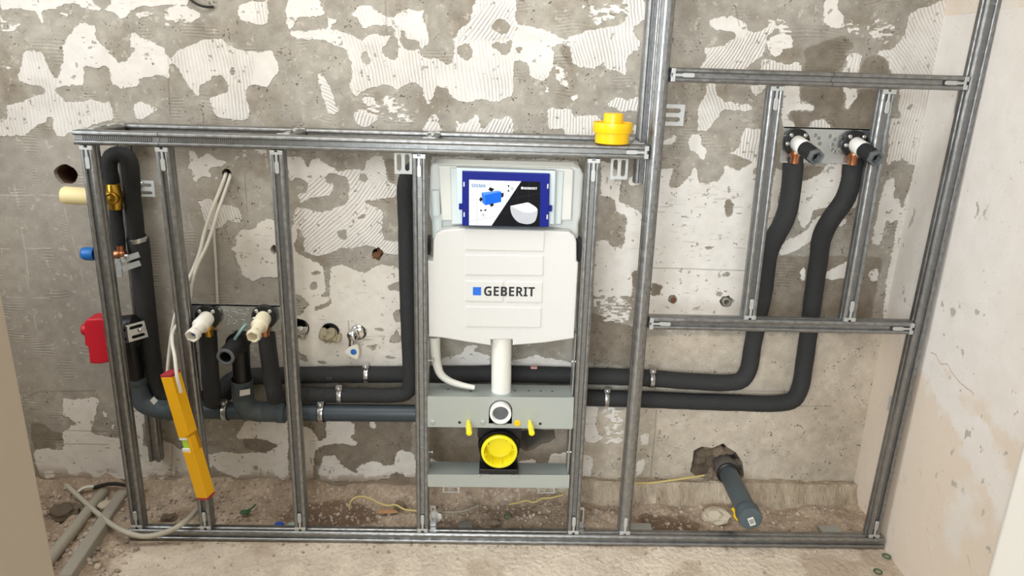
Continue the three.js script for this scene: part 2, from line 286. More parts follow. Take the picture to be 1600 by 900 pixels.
["g",-612,698,-584,688,-556,663,-588,626,-607,636],
["g",-526,695,-501,706,-502,690,-523,690],
["g",-509,781,-495,782,-503,741,-497,690,-488,675,-498,675,-509,736],
["g",-319,725,-277,746,-278,711,-307,713],
["g",-306,638,-289,654,-274,649,-277,610,-297,607],
["g",-321,542,-297,588,-278,559,-286,540],
["g",-384,589,-349,592,-320,574,-344,579],
["g",-605,504,-576,494,-577,467,-601,483],
["g",-562,473,-497,477,-527,465],
["g",-332,499,-277,492,-332,486],
["g",-395,530,-350,536,-366,515],
["g",-555,735,-528,736,-539,710,-556,710],
["g",-547,653,-498,675,-493,667,-538,643],
["g",-338,830,-276,826,-276,797,-300,801],
["c",-152,492,-96,504,-77,537,-37,538,-57,516,-1,506,0,451,-172,448],
["c",65,491,145,509,257,484,259,451,157,454,66,453],
["c",-1351,334,-1309,329,-1258,338,-1237,325,-1252,294,-1265,254,-1280,219,-1277,205,-1222,197,-1197,192,-1142,187,-1116,190,-1115,158,-1060,191,-1025,177,-1002,155,-946,150,-952,36,-1135,33,-1197,38,-1379,32,-1470,46,-1475,140,-1432,156,-1407,147,-1379,148,-1373,171,-1375,194,-1366,218,-1350,221,-1343,235,-1322,241,-1325,253,-1358,269,-1359,297],
["c",-1150,324,-1112,302,-1106,274,-1113,193,-1142,187,-1145,245],
["c",-1234,294,-1220,283,-1225,266,-1235,271],
["c",-1203,261,-1199,255,-1208,223,-1215,226],
["c",-817,210,-782,263,-751,269,-756,205,-813,199],
["c",-817,216,-788,257,-751,269,-652,265,-658,47,-748,43,-821,48,-861,68,-886,74,-900,91,-895,148,-823,146,-771,147,-735,147,-681,172,-711,189,-752,200,-808,196,-818,207],
["c",-922,138,-891,139,-869,151,-812,146,-820,51,-851,62,-859,86,-904,109,-913,67,-918,121],
["c",-605,249,-579,243,-561,209,-556,192,-530,209,-527,267,-465,268,-435,263,-436,223,-457,211,-430,188,-433,176,-479,187,-505,187,-526,180,-552,174,-571,153,-579,52,-611,51,-611,179],
["c",-538,139,-507,145,-482,110,-457,87,-431,75,-436,99,-403,118,-382,124,-356,118,-351,106,-315,107,-303,161,-287,167,-241,150,-242,66,-326,59,-432,45,-559,46,-562,91],
["c",-386,270,-368,270,-369,241,-387,238],
["g",-326,71,-305,83,-278,72,-284,59,-321,59],
["g",-775,96,-757,100,-758,85,-773,84],
["c",-199,145,-157,116,-199,109],
["c",306,337,348,335,349,306,341,277,354,231,376,220,346,202,311,207],
["c",306,159,338,154,345,118,338,70,311,69],
["c",98,132,148,139,155,115,94,114],
["c",200,158,263,171,263,117,192,116],
["c",488,139,514,145,517,109,493,72],
["c",496,234,522,240,520,199,496,198],
["s",358,335,430,336,441,197,377,196],
["c",306,1127,330,1118,370,1078,368,1050,362,1002,390,998,430,975,441,961,449,798,444,747,312,744,305,884,341,890,347,871,386,862,390,877,393,935,389,960,359,973,351,1011,332,1016,311,1020],
["c",386,1055,394,1078,416,1093,440,1079,442,1061,405,1050],
["c",301,835,441,838,441,788,430,742,427,706,435,669,413,637,368,631,337,652,311,677],
["d",421,787,442,798,444,742,430,737],
["s",304,713,432,716,429,622,344,620],
["c",470,839,767,846,775,744,776,651,665,659,591,657,516,655,484,676,520,723,517,749,487,758],
["d",485,756,518,746,516,713,486,712],
["d",693,788,719,799,725,784,701,781],
["d",720,764,740,764,743,779,743,759],
["d",687,729,707,730,709,717,689,717],
["d",638,708,650,708,648,700,640,703],
["c",1050,822,1082,838,1091,787,1043,776,1017,786,1014,801],
["c",1147,809,1174,820,1182,779,1157,779],
["c",935,804,952,820,957,769,945,769],
["c",-185,1121,241,1121,243,1088,-186,1088],
["d",-55,1109,-18,1120,6,1111,-27,1103]];
const HOLES = [   // openings broken or drilled into the wall, metres
  ring2([-1.234, 1.041, -0.255][0], [-1.234, 1.041, -0.255][1], 0.033, 0.03, 18, 0.12),
  ring2([-0.775, 1.056, -0.255][0], [-0.775, 1.056, -0.255][1], 0.014, 0.014, 14, 0.1),
  [[0.673, 0.137, -0.255], [0.673, 0.18, -0.255], [0.697, 0.195, -0.255], [0.732, 0.191, -0.255], [0.768, 0.208, -0.255], [0.784, 0.194, -0.255], [0.814, 0.175, -0.255], [0.84, 0.14, -0.255], [0.853, 0.084, -0.255], [0.828, 0.059, -0.255], [0.758, 0.07, -0.255], [0.697, 0.079, -0.255], [0.669, 0.101, -0.255]].map((p) => [p[0], p[1]]),
  ring2([-0.5, 0.575, -0.255][0], [-0.5, 0.575, -0.255][1], 0.029, 0.027, 18, 0.14),
  ring2([-0.598, 0.583, -0.255][0], [-0.598, 0.583, -0.255][1], 0.028, 0.032, 18, 0.12),
  ring2([-0.348, 0.828, -0.255][0], [-0.348, 0.828, -0.255][1], 0.018, 0.02, 14, 0.5),
  ring2([-0.657, 0.832, -0.255][0], [-0.657, 0.832, -0.255][1], 0.009, 0.016, 12, 0.4),
  ring2([0.553, 0.704, -0.255][0], [0.553, 0.704, -0.255][1], 0.013, 0.014, 14, 0.2),
  ring2([0.721, 0.7, -0.255][0], [0.721, 0.7, -0.255][1], 0.02, 0.018, 14, 0.3),
  [[0.097, 0.24, -0.255], [0.134, 0.253, -0.255], [0.176, 0.247, -0.255], [0.209, 0.249, -0.255], [0.214, 0.219, -0.255], [0.194, 0.2, -0.255], [0.169, 0.195, -0.255], [0.145, 0.176, -0.255], [0.12, 0.166, -0.255], [0.099, 0.18, -0.255]].map((p) => [p[0], p[1]]),
];
const MS = 0.5;                                                        // mask pixels per millimetre
const MW = Math.ceil((WX1 - WX0) * 1000 * MS), MH = Math.ceil(WY1 * 1000 * MS);
function maskCanvas() { const c = document.createElement('canvas'); c.width = MW; c.height = MH; const x = c.getContext('2d'); x.fillStyle = '#000'; x.fillRect(0, 0, MW, MH); return x; }
const cCov = maskCanvas(), cTone = maskCanvas(), cRid = maskCanvas(), cPale = maskCanvas();
for (const p of PATCHES) {
  const k = p[0][0], path = (x) => { x.beginPath(); for (let i = 1; i < p.length; i += 2) { const u = (p[i] - WX0 * 1000) * MS, v = p[i + 1] * MS; i === 1 ? x.moveTo(u, v) : x.lineTo(u, v); } x.closePath(); };
  const fill = (x, col) => { path(x); x.fillStyle = col; x.fill(); };
  if (k === 'm') { fill(cTone, 'rgb(0,255,0)'); continue; }
  if (k === 'p') { fill(cPale, '#fff'); continue; }
  fill(cCov, k === 's' ? '#808080' : k === 'g' || k === 'd' ? '#000' : '#fff');
  if (k === 'd') fill(cTone, 'rgb(255,0,0)');
  if (k === 'w') fill(cTone, 'rgb(0,0,255)');
  fill(cRid, k === 'r' ? 'rgb(255,' + Math.round((+p[0].slice(1) + 90) / 180 * 255) + ',0)' : 'rgb(0,128,0)');
}
function channel(ctx, ch, r) {
  const d = ctx.getImageData(0, 0, MW, MH).data; let a = new Float32Array(MW * MH); for (let i = 0; i < a.length; i++) a[i] = d[i * 4 + ch] / 255;
  for (let pass = 0; pass < (r ? 2 : 0); pass++) {
    let b = new Float32Array(a.length);
    for (let y = 0; y < MH; y++) { let s = 0; for (let x = -r; x < MW; x++) { s += a[y * MW + Math.min(MW - 1, x + r)] - (x - r - 1 >= 0 ? a[y * MW + x - r - 1] : x >= 1 ? a[y * MW] : 0); if (x >= 0) b[y * MW + x] = clamp(s / (2 * r + 1)); } }
    a = b; b = new Float32Array(a.length);
    for (let x = 0; x < MW; x++) { let s = 0; for (let y = -r; y < MH; y++) { s += a[Math.min(MH - 1, y + r) * MW + x] - (y - r - 1 >= 0 ? a[(y - r - 1) * MW + x] : y >= 1 ? a[x] : 0); if (y >= 0) b[y * MW + x] = clamp(s / (2 * r + 1)); } }
    a = b;
  }
  return a;
}
// thin lines on the wall: l mortar squeezed into old tile joints, k pencil marks and fine cracks
const LINES = [["l",-1460,817,-1348,820,-1258,818],
["l",-1261,990,-1247,896,-1235,799,-1227,690],
["l",-1385,1015,-1385,931,-1388,825,-1391,716],
["l",-1468,666,-1335,665,-1202,664],
["l",-1431,977,-1321,981,-1221,980],
["l",-895,943,-895,846,-898,727],
["l",-1399,736,-1393,635,-1399,509],
["k",777,400,891,400,1020,400],
["k",782,409,784,386],
["k",943,412,947,385],
["k",996,349,1107,351],
["k",537,327,539,211,540,72],
["k",483,803,640,802,768,801],
["k",-824,1227,-827,1192],
["k",-910,1320,-918,1216],
["k",-306,1536,-306,1455],
["k",647,1548,664,1499],
["k",-442,614,-441,486],
["k",-722,1059,-725,947],
["k",-1025,183,-1043,53],
["k",-1473,58,-1395,59],
["k",-1366,219,-1224,217],
["k",-1373,170,-1231,170],
["k",-750,94,-752,46],
["k",-1555,288,-1425,353,-1245,361]];
const cLin = maskCanvas();
for (const p of LINES) { cLin.beginPath(); for (let i = 1; i < p.length; i += 2) { const u = (p[i] - WX0 * 1000) * MS, v = p[i + 1] * MS; i === 1 ? cLin.moveTo(u, v) : cLin.lineTo(u, v); } cLin.lineWidth = p[0] === 'l' ? 1.8 : 0.9; cLin.strokeStyle = p[0] === 'l' ? 'rgb(255,0,0)' : 'rgb(0,255,0)'; cLin.stroke(); }
const mLine = channel(cLin, 0, 0), mPen = channel(cLin, 1, 0);
const mCov = channel(cCov, 0, 2), mDark = channel(cTone, 0, 4), mMort = channel(cTone, 1, 5), mWhite = channel(cTone, 2, 3), mRid = channel(cRid, 0, 2), mPale = channel(cPale, 0, 6), mAng = channel(cRid, 1, 0);
function pick(a, u, v) {
  const x = clamp(u, 0, MW - 1.01), y = clamp(v, 0, MH - 1.01), xi = x | 0, yi = y | 0, fx = x - xi, fy = y - yi, i = yi * MW + xi;
  return (a[i] * (1 - fx) + a[i + 1] * fx) * (1 - fy) + (a[i + MW] * (1 - fx) + a[i + MW + 1] * fx) * fy;
}
const mixc = (o, r, g, b, k) => { o[0] += (r - o[0]) * k; o[1] += (g - o[1]) * k; o[2] += (b - o[2]) * k; };
function wallPixel(X, Y, o) {            // millimetres; writes colour, returns relief 0..1
  const n1 = fbm(X / 34, Y / 34, 3) - 0.5, n2 = fbm(X / 34 + 90, Y / 34 + 40, 3) - 0.5, j1 = vn(X / 5, Y / 5) - 0.5, j2 = vn(X / 5 + 50, Y / 5 + 70) - 0.5;
  const u = (X + n1 * 9 + j1 * 3.4 - WX0 * 1000) * MS, v = (Y + n2 * 9 + j2 * 3.4) * MS;
  const big = fbm(X / 160 + 3, Y / 160, 4), med = fbm(X / 22, Y / 22 + 11, 4), fine = vn(X / 2.2, Y / 2.2), grit = vn(X / 1.1 + 9, Y / 1.1);
  const dark = sst(0.3, 0.7, pick(mDark, u, v) + (med - 0.5) * 0.5), mg = pick(mMort, u, v), mort = sst(0.3, 0.75, mg + (med - 0.5) * 0.4), pale = sst(0.3, 0.7, pick(mPale, u, v) + (med - 0.5) * 0.4);
  // concrete
  o[0] = 165; o[1] = 159; o[2] = 148;
  const t = (big - 0.5) * 44 + (med - 0.5) * 34 + (fine - 0.5) * 10 + (grit - 0.5) * 8;
  mixc(o, 147, 136, 121, clamp((fbm(X / 90 + 40, Y / 90 + 9, 3) - 0.5) * 2.2));
  mixc(o, 166, 160, 150, mort * 0.8); mixc(o, 196, 184, 167, pale * 0.85); mixc(o, 128, 118, 104, dark * 0.8);
  o[0] += t * (1 - 0.35 * mort); o[1] += t * (1 - 0.35 * mort); o[2] += t * (1 - 0.35 * mort);
  let h = 0.3 + (med - 0.5) * 0.16 + (fine - 0.5) * 0.06;
  const scr = sst(0.7, 0.82, vn(X / 60 + 8, Y / 45 + 3)) * (1 - pale);            // comb marks left in the bed
  const sc = Math.sin((Y + 26 * (vn(X / 110 + 5, Y / 110 + 1) - 0.5) + n1 * 5) / 9 * Math.PI * 2);
  h += scr * sc * 0.09; { const k = scr * sc * 6; o[0] += k; o[1] += k; o[2] += k; }
  const lime = sst(0.7, 0.77, fbm(X / 14 + 70, Y / 14 + 20, 4)) * (1 - dark) * 0.5; mixc(o, 206, 199, 186, lime);
  const pc = vn(X / 4.2 + 31, Y / 4.2 + 77), pm = vn(X / 23, Y / 23 + 200); const pit = sst(0.9, 0.96, pc + (pm - 0.62) * 0.4) * (1 - mort * 0.85); mixc(o, 84, 75, 65, pit * 0.7); h -= pit * 0.16;
  // adhesive
  const cov = pick(mCov, u, v), e = fbm(X / 12, Y / 6, 3) - 0.5;
  let k = sst(0.44, 0.56, cov + e * (0.22 + 0.5 * (1 - Math.abs(2 * cov - 1))));
  if (k > 0) {
    const wh = pick(mWhite, u, v), rid = pick(mRid, u, v), fleck = sst(0.755, 0.785, fbm(X / 13 + 20, Y / 13 + 66, 4)) * (1 - wh * 0.5);
    k *= 1 - fleck * 0.85;
    const c = [228, 223, 216]; c[0] += (med - 0.5) * 16 + (big - 0.5) * 14; c[1] += (med - 0.5) * 17 + (big - 0.5) * 16; c[2] += (med - 0.5) * 19 + (big - 0.5) * 20;
    if (wh > 0.02) { c[0] += wh * 2; c[1] += wh * 0.5; c[2] -= wh * 3; }
    let hr = 0.62 + (med - 0.5) * 0.07 + (fine - 0.5) * 0.03;
    if (rid > 0.02) {
      const ang = (pick(mAng, u | 0, v | 0) * 180 - 90) * Math.PI / 180;
      const s = Math.sin((X * Math.cos(ang) + Y * Math.sin(ang) + n2 * 5 + 46 * (vn(X / 190 + 7, Y / 190 + 2) - 0.5)) / 9.4 * Math.PI * 2), a = rid * (0.5 + 0.7 * clamp(vn(X / 70 + 4, Y / 70) * 1.6 - 0.3));
      hr += s * 0.2 * a; const th = sst(0.0, 0.9, -s) * a * 17; c[0] -= th; c[1] -= th; c[2] -= th * 0.95;      // thin bed in the furrows, concrete showing through
    } else { const l = sst(0.86, 0.9, vn(X / 26, Y / 3.2)) * sst(0.5, 0.6, vn(X / 90 + 7, Y / 50)); c[0] -= l * 26; c[1] -= l * 28; c[2] -= l * 28; }
    const edge = sst(0.3, 0.5, k) * (1 - sst(0.5, 0.95, k)); 
    mixc(o, c[0], c[1], c[2], k); mixc(o, 118, 106, 92, edge * 0.25); h += (hr - h) * k;
  }
  { const ul = (X + n1 * 7 - WX0 * 1000) * MS, vl = (Y + n2 * 7) * MS, ln = pick(mLine, ul, vl) * sst(0.3, 0.55, vn(X / 25, Y / 25 + 3)), pn = pick(mPen, (X + n1 * 2 - WX0 * 1000) * MS, (Y + n2 * 2) * MS); mixc(o, 204, 197, 186, ln * 0.6); h += ln * 0.12; mixc(o, 92, 82, 72, pn * 0.6); }
  const dirt = sst(0.55, 0.7, fbm(X / 40 + 5, Y / 26, 4) + clamp((95 - Y) / 190)); mixc(o, 138, 121, 102, dirt * sst(95, 40, Y) * 0.7);   // caked dust along the foot of the wall
  return clamp(h);
}
function wallTile(x0, x1) {
  const w = Math.round((x1 - x0) * PPM), hgt = Math.round(WY1 * PPM), relief = new Uint8Array(w * hgt);
  const map = tex(w, hgt, (x, y, o) => { relief[y * w + x] = 255 * wallPixel(x0 * 1000 + (x + 0.5) / PPM * 1000, (y + 0.5) / PPM * 1000, o); for (let i = 0; i < 3; i++) o[i] = clamp(o[i], 0, 255); });
  const bump = tex(w, hgt, (x, y, o) => gray(o, relief[y * w + x]), false);
  const m = std('#ffffff', 0.92, 0, { map, bumpMap: bump, bumpScale: 0.0045 });
  const s = shapeOf([[x0, -0.06], [x1, -0.06], [x1, WY1], [x0, WY1]]);
  for (const h of HOLES) if (h[0][0] > x0 && h[0][0] < x1) s.holes.push(new THREE.Path(h.map((p) => new THREE.Vector2(p[0], p[1]))));
  const g = new THREE.ExtrudeGeometry(s, { depth: 0.14, bevelEnabled: false }); g.translate(0, 0, WZ - 0.14);
  const p = g.attributes.position, uv = g.attributes.uv; for (let i = 0; i < p.count; i++) uv.setXY(i, (p.getX(i) - x0) / (x1 - x0), p.getY(i) / WY1);
  return [g, m];
}
const wallBack = new THREE.Group(); wallBack.name = 'wall_back'; wallBack.userData.kind = 'structure'; scene.add(wallBack);
const XM = -0.17;
for (const [a, b] of [[WX0, XM], [XM, WX1]]) { const [g, m] = wallTile(a, b); struct('plaster_field', g, m, wallBack); }
const plainWall = std('#a9a192', 0.95, 0, { bumpMap: noiseFine, bumpScale: 0.003 });
struct('masonry_behind', box(-1.9, 1.4, -0.06, 2.55, WZ - 0.3, WZ - 0.14), plainWall, wallBack);
struct('upper_field', box(-1.9, 1.4, WY1, 2.55, WZ - 0.14, WZ), plainWall, wallBack);
struct('left_field', box(-1.9, WX0, -0.06, WY1, WZ - 0.14, WZ), plainWall, wallBack);

// ---------------------------------------------------------------- right wall: filled and scraped plaster
{
  const W = 1536, H = 1560;     // 1.55 m by 1.6 m
  const map = tex(W, H, (x, y, o) => {
    const X = x / W * 1550, Y = y / H * 1600, b = fbm(X / 260, Y / 260, 4), m = fbm(X / 40 + 7, Y / 40, 4), f = vn(X / 2, Y / 2);
    o[0] = 238 + (b - 0.5) * 14 + (m - 0.5) * 8 + (f - 0.5) * 4; o[1] = 233 + (b - 0.5) * 16 + (m - 0.5) * 9 + (f - 0.5) * 4; o[2] = 228 + (b - 0.5) * 20 + (m - 0.5) * 11 + (f - 0.5) * 4;
    const cr = 717 - (X - 305) * 0.135, band = Math.abs(Y - (655 - (X - 375) * 0.42 + (m - 0.5) * 90)) / 62;     // bare beige plaster below a crack, a smear of white filler across it
    mixc(o, 232, 216, 198, 0.75 * sst(12, -30, Y - cr + (m - 0.5) * 60) * sst(0.75, 1.25, band + (b - 0.5)) * sst(0.3, 0.5, fbm(X / 150 + 3, Y / 150 + 8, 4) + 0.08));
    if (Math.abs(Y - (cr + (vn(X / 30, 4) - 0.5) * 16)) < 1.3 && X > 305 && X < 520) mixc(o, 172, 140, 118, 0.6);
    const g = sst(0.73, 0.77, fbm(X / 26 + 50, Y / 34 + 9, 4)) * sst(0.5, 0.6, vn(X / 120, Y / 140 + 6)); mixc(o, 178, 174, 167, g * 0.8);
    const l = sst(0.93, 0.96, vn((X - Y) / 70 + 3, (X + Y) / 5)) * sst(520, 300, Y); mixc(o, 190, 170, 150, l * 0.5);
    
    const pit = sst(0.93, 0.96, vn(X / 5 + 3, Y / 5 + 8)); mixc(o, 170, 160, 150, pit * 0.3);
    for (let i = 0; i < 3; i++) o[i] = clamp(o[i], 0, 255);
  });
  const bump = tex(512, 512, (x, y, o) => gray(o, 255 * fbm(x / 40, y / 40, 5)), false); bump.repeat.set(2, 2);
  const m = std('#ffffff', 0.88, 0, { map, bumpMap: bump, bumpScale: 0.003 });
  const g = new THREE.BoxGeometry(1.55, 2.62, 0.14), p = g.attributes.position, uv = g.attributes.uv;
  for (let i = 0; i < p.count; i++) uv.setXY(i, (p.getX(i) + 0.775) / 1.55, (p.getY(i) + 1.31) / 1.6);
  const w = struct('wall_right', g, m); w.rotation.y = -Math.PI / 2 - 0.05; w.position.set(1.215 + 0.07 - 0.026, 1.25, 0.49);
}

// ---------------------------------------------------------------- floor
function floorHeight(x, z) {
  const back = sst(-0.03, -0.075, z), lump = fbm(x * 16 + 5, z * 16, 4) - 0.5, big = fbm(x * 5 + 2, z * 5 + 7, 3) - 0.5;
  let h = back * (0.012 + lump * 0.03 + big * 0.035);
  h += sst(-0.2, -0.25, z) * 0.03 * (x < 0.35 ? 1 : 0.3);
  const lf = sst(-1.06, -1.12, x); h += lf * (lump * 0.03 + 0.006) * sst(0.5, 0.1, z);
  h += (1 - back) * (1 - lf) * (lump * 0.004 + (vn(x * 90, z * 90) - 0.5) * 0.0016) * sst(0.0, 0.03, Math.abs(z + 0.012) - 0.02);
  const d1 = Math.hypot((x + 0.5) / 0.17, (z + 0.15) / 0.06); h -= 0.02 * Math.exp(-d1 * d1);
  return h - 0.002;
}
{
  const W = 1900, H = 920, X0 = -1.9, X1 = 1.4, Z0 = -0.3, Z1 = 1.3;
  const map = tex(W, H, (x, y, o) => {
    const X = X0 + x / W * (X1 - X0), Z = Z1 - y / H * (Z1 - Z0), b = fbm(X * 4, Z * 4, 4), m = fbm(X * 22, Z * 22 + 9, 4), f = vn(X * 420, Z * 420), c = vn(X * 150, Z * 150 + 5);
    const front = sst(-0.02, 0.012, Z + (m - 0.5) * 0.05) * sst(-1.13, -1.0, X + (m - 0.5) * 0.1);
    o[0] = 168; o[1] = 149; o[2] = 129; mixc(o, 205, 191, 173, front);
    const t = (b - 0.5) * (50 - 26 * front) + (m - 0.5) * (44 - 20 * front) + (f - 0.5) * 20 + (c - 0.5) * 20 * (1 - front * 0.4); o[0] += t; o[1] += t; o[2] += t * 0.95;
    const dp = Math.exp(-((X + 0.5) ** 2 / 0.03 + (Z + 0.13) ** 2 / 0.006)) + 0.8 * Math.exp(-((X - 0.55) ** 2 / 0.02 + (Z + 0.09) ** 2 / 0.006));
    mixc(o, 104, 82, 64, 0.8 * sst(0.35, 0.6, dp + (m - 0.5) * 0.7));                                    // damp earthy rubble
    mixc(o, 160, 138, 117, 0.4 * sst(0.54, 0.66, fbm(X * 7 + 40, Z * 7, 4)) * front);                    // trodden dust
    mixc(o, 222, 210, 191, 0.4 * sst(0.6, 0.7, fbm(X * 9 + 4, Z * 9 + 30, 4)) * front);
    mixc(o, 214, 202, 184, sst(0.83, 0.9, c) * 0.5);
    for (let i = 0; i < 3; i++) o[i] = clamp(o[i], 0, 255);
  });
  const nx = 420, nz = 200, g = new THREE.PlaneGeometry(X1 - X0, Z1 - Z0, nx, nz); g.rotateX(-Math.PI / 2); g.translate((X0 + X1) / 2, 0, (Z0 + Z1) / 2);
  const p = g.attributes.position; for (let i = 0; i < p.count; i++) p.setY(i, floorHeight(p.getX(i), p.getZ(i))); g.computeVertexNormals();
  const bump = tex(512, 512, (x, y, o) => gray(o, 255 * fbm(x / 9, y / 9, 5)), false); bump.repeat.set(5, 2.4);
  const fl = struct('floor', g, std('#ffffff', 0.95, 0, { map, bumpMap: bump, bumpScale: 0.004 }));
  struct('screed_slab', box(X0, X1, -0.2, -0.06, Z0, Z1), plainWall, fl);
  const kickMap = tex(512, 512, (x, y, o) => { const a = fbm(x / 60, y / 60, 4), m = fbm(x / 12 + 5, y / 12, 4), f = vn(x / 1.6, y / 1.6), p = sst(0.86, 0.93, vn(x / 4 + 9, y / 4)); o[0] = 182; o[1] = 167; o[2] = 146; const t = (a - 0.5) * 46 + (m - 0.5) * 50 + (f - 0.5) * 18 - p * 40; o[0] += t; o[1] += t; o[2] += t; });
  // concrete kicker along the foot of the wall, right half
  const k = new THREE.BoxGeometry(1.4, 0.085, 0.06, 140, 8, 6), q = k.attributes.position;
  for (let i = 0; i < q.count; i++) { const x = q.getX(i), y = q.getY(i), z = q.getZ(i); const n = fbm(x * 24 + 9, (y + z) * 24, 4) - 0.5; if (z > -0.025) q.setZ(i, -0.03 + (z + 0.03) * sst(-0.62, -0.1, x) * (0.42 + 0.58 * sst(0.05, -0.03, y)) + n * 0.016); if (y > 0) q.setY(i, y + n * 0.02); }
  { const kv = k.attributes.uv; for (let i = 0; i < q.count; i++) kv.setXY(i, q.getX(i) * 1.4, (q.getY(i) + q.getZ(i)) * 1.4); }
  k.computeVertexNormals(); k.translate(0.55, 0.033, WZ + 0.03);
  struct('kicker', k, std('#ffffff', 0.95, 0, { map: kickMap, bumpMap: bump, bumpScale: 0.004 }), fl);
}

// ---------------------------------------------------------------- rest of the room and the hall behind the camera
struct('wall_left', [box(-1.9, -1.76, -0.06, 0.98, WZ, 1.2), box(-1.9, -1.76, 2.22, 2.55, WZ, 1.2), box(-1.9, -1.76, 0.98, 2.22, WZ, 0.24), box(-1.9, -1.76, 0.98, 2.22, 1.08, 1.2)], plainWall);
struct('ceiling', box(-1.9, 1.6, 2.46, 2.6, WZ - 0.3, 3.8), M.paint);
struct('wall_front', [box(-1.9, -0.56, -0.06, 2.46, 1.2, 1.32), box(0.64, 1.6, -0.06, 2.46, 1.2, 1.32), box(-0.56, 0.64, 2.1, 2.46, 1.2, 1.32)], plainWall);
struct('hall_floor', box(-1.6, 1.6, -0.2, -0.004, 1.2, 3.8), M.hallFloor);
struct('wall_hall_left', box(-1.72, -1.6, -0.2, 2.46, 1.32, 3.8), M.paint);
struct('wall_hall_right', box(1.6, 1.72, -0.2, 2.46, 1.32, 3.8), M.paint);
struct('wall_hall_end', [box(-1.6, -1.56, -0.2, 2.46, 3.6, 3.8), box(0.12, 1.6, -0.2, 2.46, 3.6, 3.8), box(-1.56, 0.12, -0.2, 0.9, 3.6, 3.8), box(-1.56, 0.12, 2.44, 2.46, 3.6, 3.8)], M.paint);
{
  const w = new THREE.Group(); w.name = 'window_1'; w.userData.kind = 'structure'; scene.add(w);
  part(w, 'window_frame', [box(-1.56, -1.5, 0.9, 2.44, 3.66, 3.72), box(0.06, 0.12, 0.9, 2.44, 3.66, 3.72), box(-0.75, -0.69, 0.9, 2.44, 3.66, 3.72), box(-1.56, 0.12, 0.9, 0.96, 3.66, 3.72), box(-1.56, 0.12, 2.38, 2.44, 3.66, 3.72)], M.white);
  part(w, 'pane', box(-1.5, 0.06, 0.96, 2.38, 3.685, 3.69), new THREE.MeshPhysicalMaterial({ color: '#ffffff', roughness: 0.02, transmission: 1, thickness: 0 }));
}
{
  const w = new THREE.Group(); w.name = 'window_2'; w.userData.kind = 'structure'; scene.add(w);
  part(w, 'window_frame', [box(-1.86, -1.8, 0.98, 1.04, 0.24, 1.08), box(-1.86, -1.8, 2.16, 2.22, 0.24, 1.08), box(-1.86, -1.8, 0.98, 2.22, 0.24, 0.3), box(-1.86, -1.8, 0.98, 2.22, 1.02, 1.08)], M.white);
  part(w, 'pane', box(-1.835, -1.83, 1.04, 2.16, 0.3, 1.02), new THREE.MeshPhysicalMaterial({ color: '#ffffff', roughness: 0.02, transmission: 1, thickness: 0 }));
}
// door lining seen at the lower corners of the picture
struct('trim_1', [rbox(-0.56, -0.462, -0.01, 2.08, 1.19, 1.335, 0.006), rbox(-0.66, -0.476, -0.01, 2.16, 1.332, 1.35, 0.005)], M.casing);
struct('trim_2', [rbox(0.548, 0.64, -0.01, 2.08, 1.19, 1.33, 0.012), rbox(0.5555, 0.72, -0.01, 2.16, 1.334, 1.352, 0.004)], M.casingWhite);
{
  const t = thing('ceiling_light', 'flat white ceiling light panel above the frame', 'light', [-0.45, 2.46, 0.62]);
  part(t, 'housing', box(-1.12, 0.22, 2.45, 2.462, 0.25, 0.99), M.white);
  part(t, 'diffuser', box(-1.1, 0.2, 2.4485, 2.4505, 0.27, 0.97), std('#ffffff', 0.6, 0, { emissive: '#fff6e8', emissiveIntensity: 1.2 }));
}

// ---------------------------------------------------------------- the profile frame
const halfA = [[6, -9], [6, -3], [7.5, -0.8], [10, 0], [13, -0.3], [16, -1.8], [17.6, -4.5], [18, -8], [16, -11], [16, -17], [18, -20], [18, -33], [16, -36]];
const halfB = [[5, -0.4], [9, -1.6], [13, -4], [16, -7.5], [17.6, -11], [15, -13], [15, -18], [18, -20.5], [18, -33], [16, -36]];
const section = (h) => shapeOf([...h, ...h.slice().reverse().map(([x, y]) => [-x, y])].map(([x, y]) => [x / 1000, y / 1000]));
const secA = section(halfA), secB = section(halfB);
function profile(a, b, sec = secA, front = [0, 0, 1]) {
  const A = V(a), d = V(b).sub(A), L = d.length(); d.normalize();
  let n = V(front); n.addScaledVector(d, -n.dot(d)).normalize(); const u = new THREE.Vector3().crossVectors(n, d);
  const g = new THREE.ExtrudeGeometry(sec, { depth: L, bevelEnabled: false }); g.applyMatrix4(basis(A, u, n, d)); return g;
}
function teeth(a, b, front = [0, 0, 1]) {
  const A = V(a), d = V(b).sub(A), L = d.length(); d.normalize(); let n = V(front); n.addScaledVector(d, -n.dot(d)).normalize(); const u = new THREE.Vector3().crossVectors(n, d), out = [];
  for (let t = 0.02; t < L - 0.02; t += 0.0048) { const g = new THREE.BoxGeometry(0.0112, 0.0024, 0.0024); g.translate(0, -0.0082, t); out.push(g); }
  const m = merge(out); m.applyMatrix4(basis(A, u, n, d)); return m;
}
const clipShape = shapeOf([[-16, 0], [-4, 0], [-4, 5], [4, 5], [4, 0], [16, 0], [16, 11], [3, 11], [3, 27], [5.5, 32], [5.5, 55], [3.5, 58.5], [-3.5, 58.5], [-5.5, 55], [-5.5, 32], [-3, 27], [-3, 11], [-16, 11]].map(([x, y]) => [x / 1000, y / 1000]));
function clip(end, inward, front = [0, 0, 1]) {
  const t = V(inward).sub(V(end)).normalize(); let n = V(front); n.addScaledVector(t, -n.dot(t)).normalize(); const u = new THREE.Vector3().crossVectors(t, n);
  const g = new THREE.ExtrudeGeometry(clipShape, { depth: 0.004, bevelEnabled: true, bevelSize: 0.0008, bevelThickness: 0.0008, bevelOffset: -0.0008, bevelSegments: 1 }); g.translate(0, 0, -0.003); g.applyMatrix4(basis(V(end), u, t, n)); return g;
}
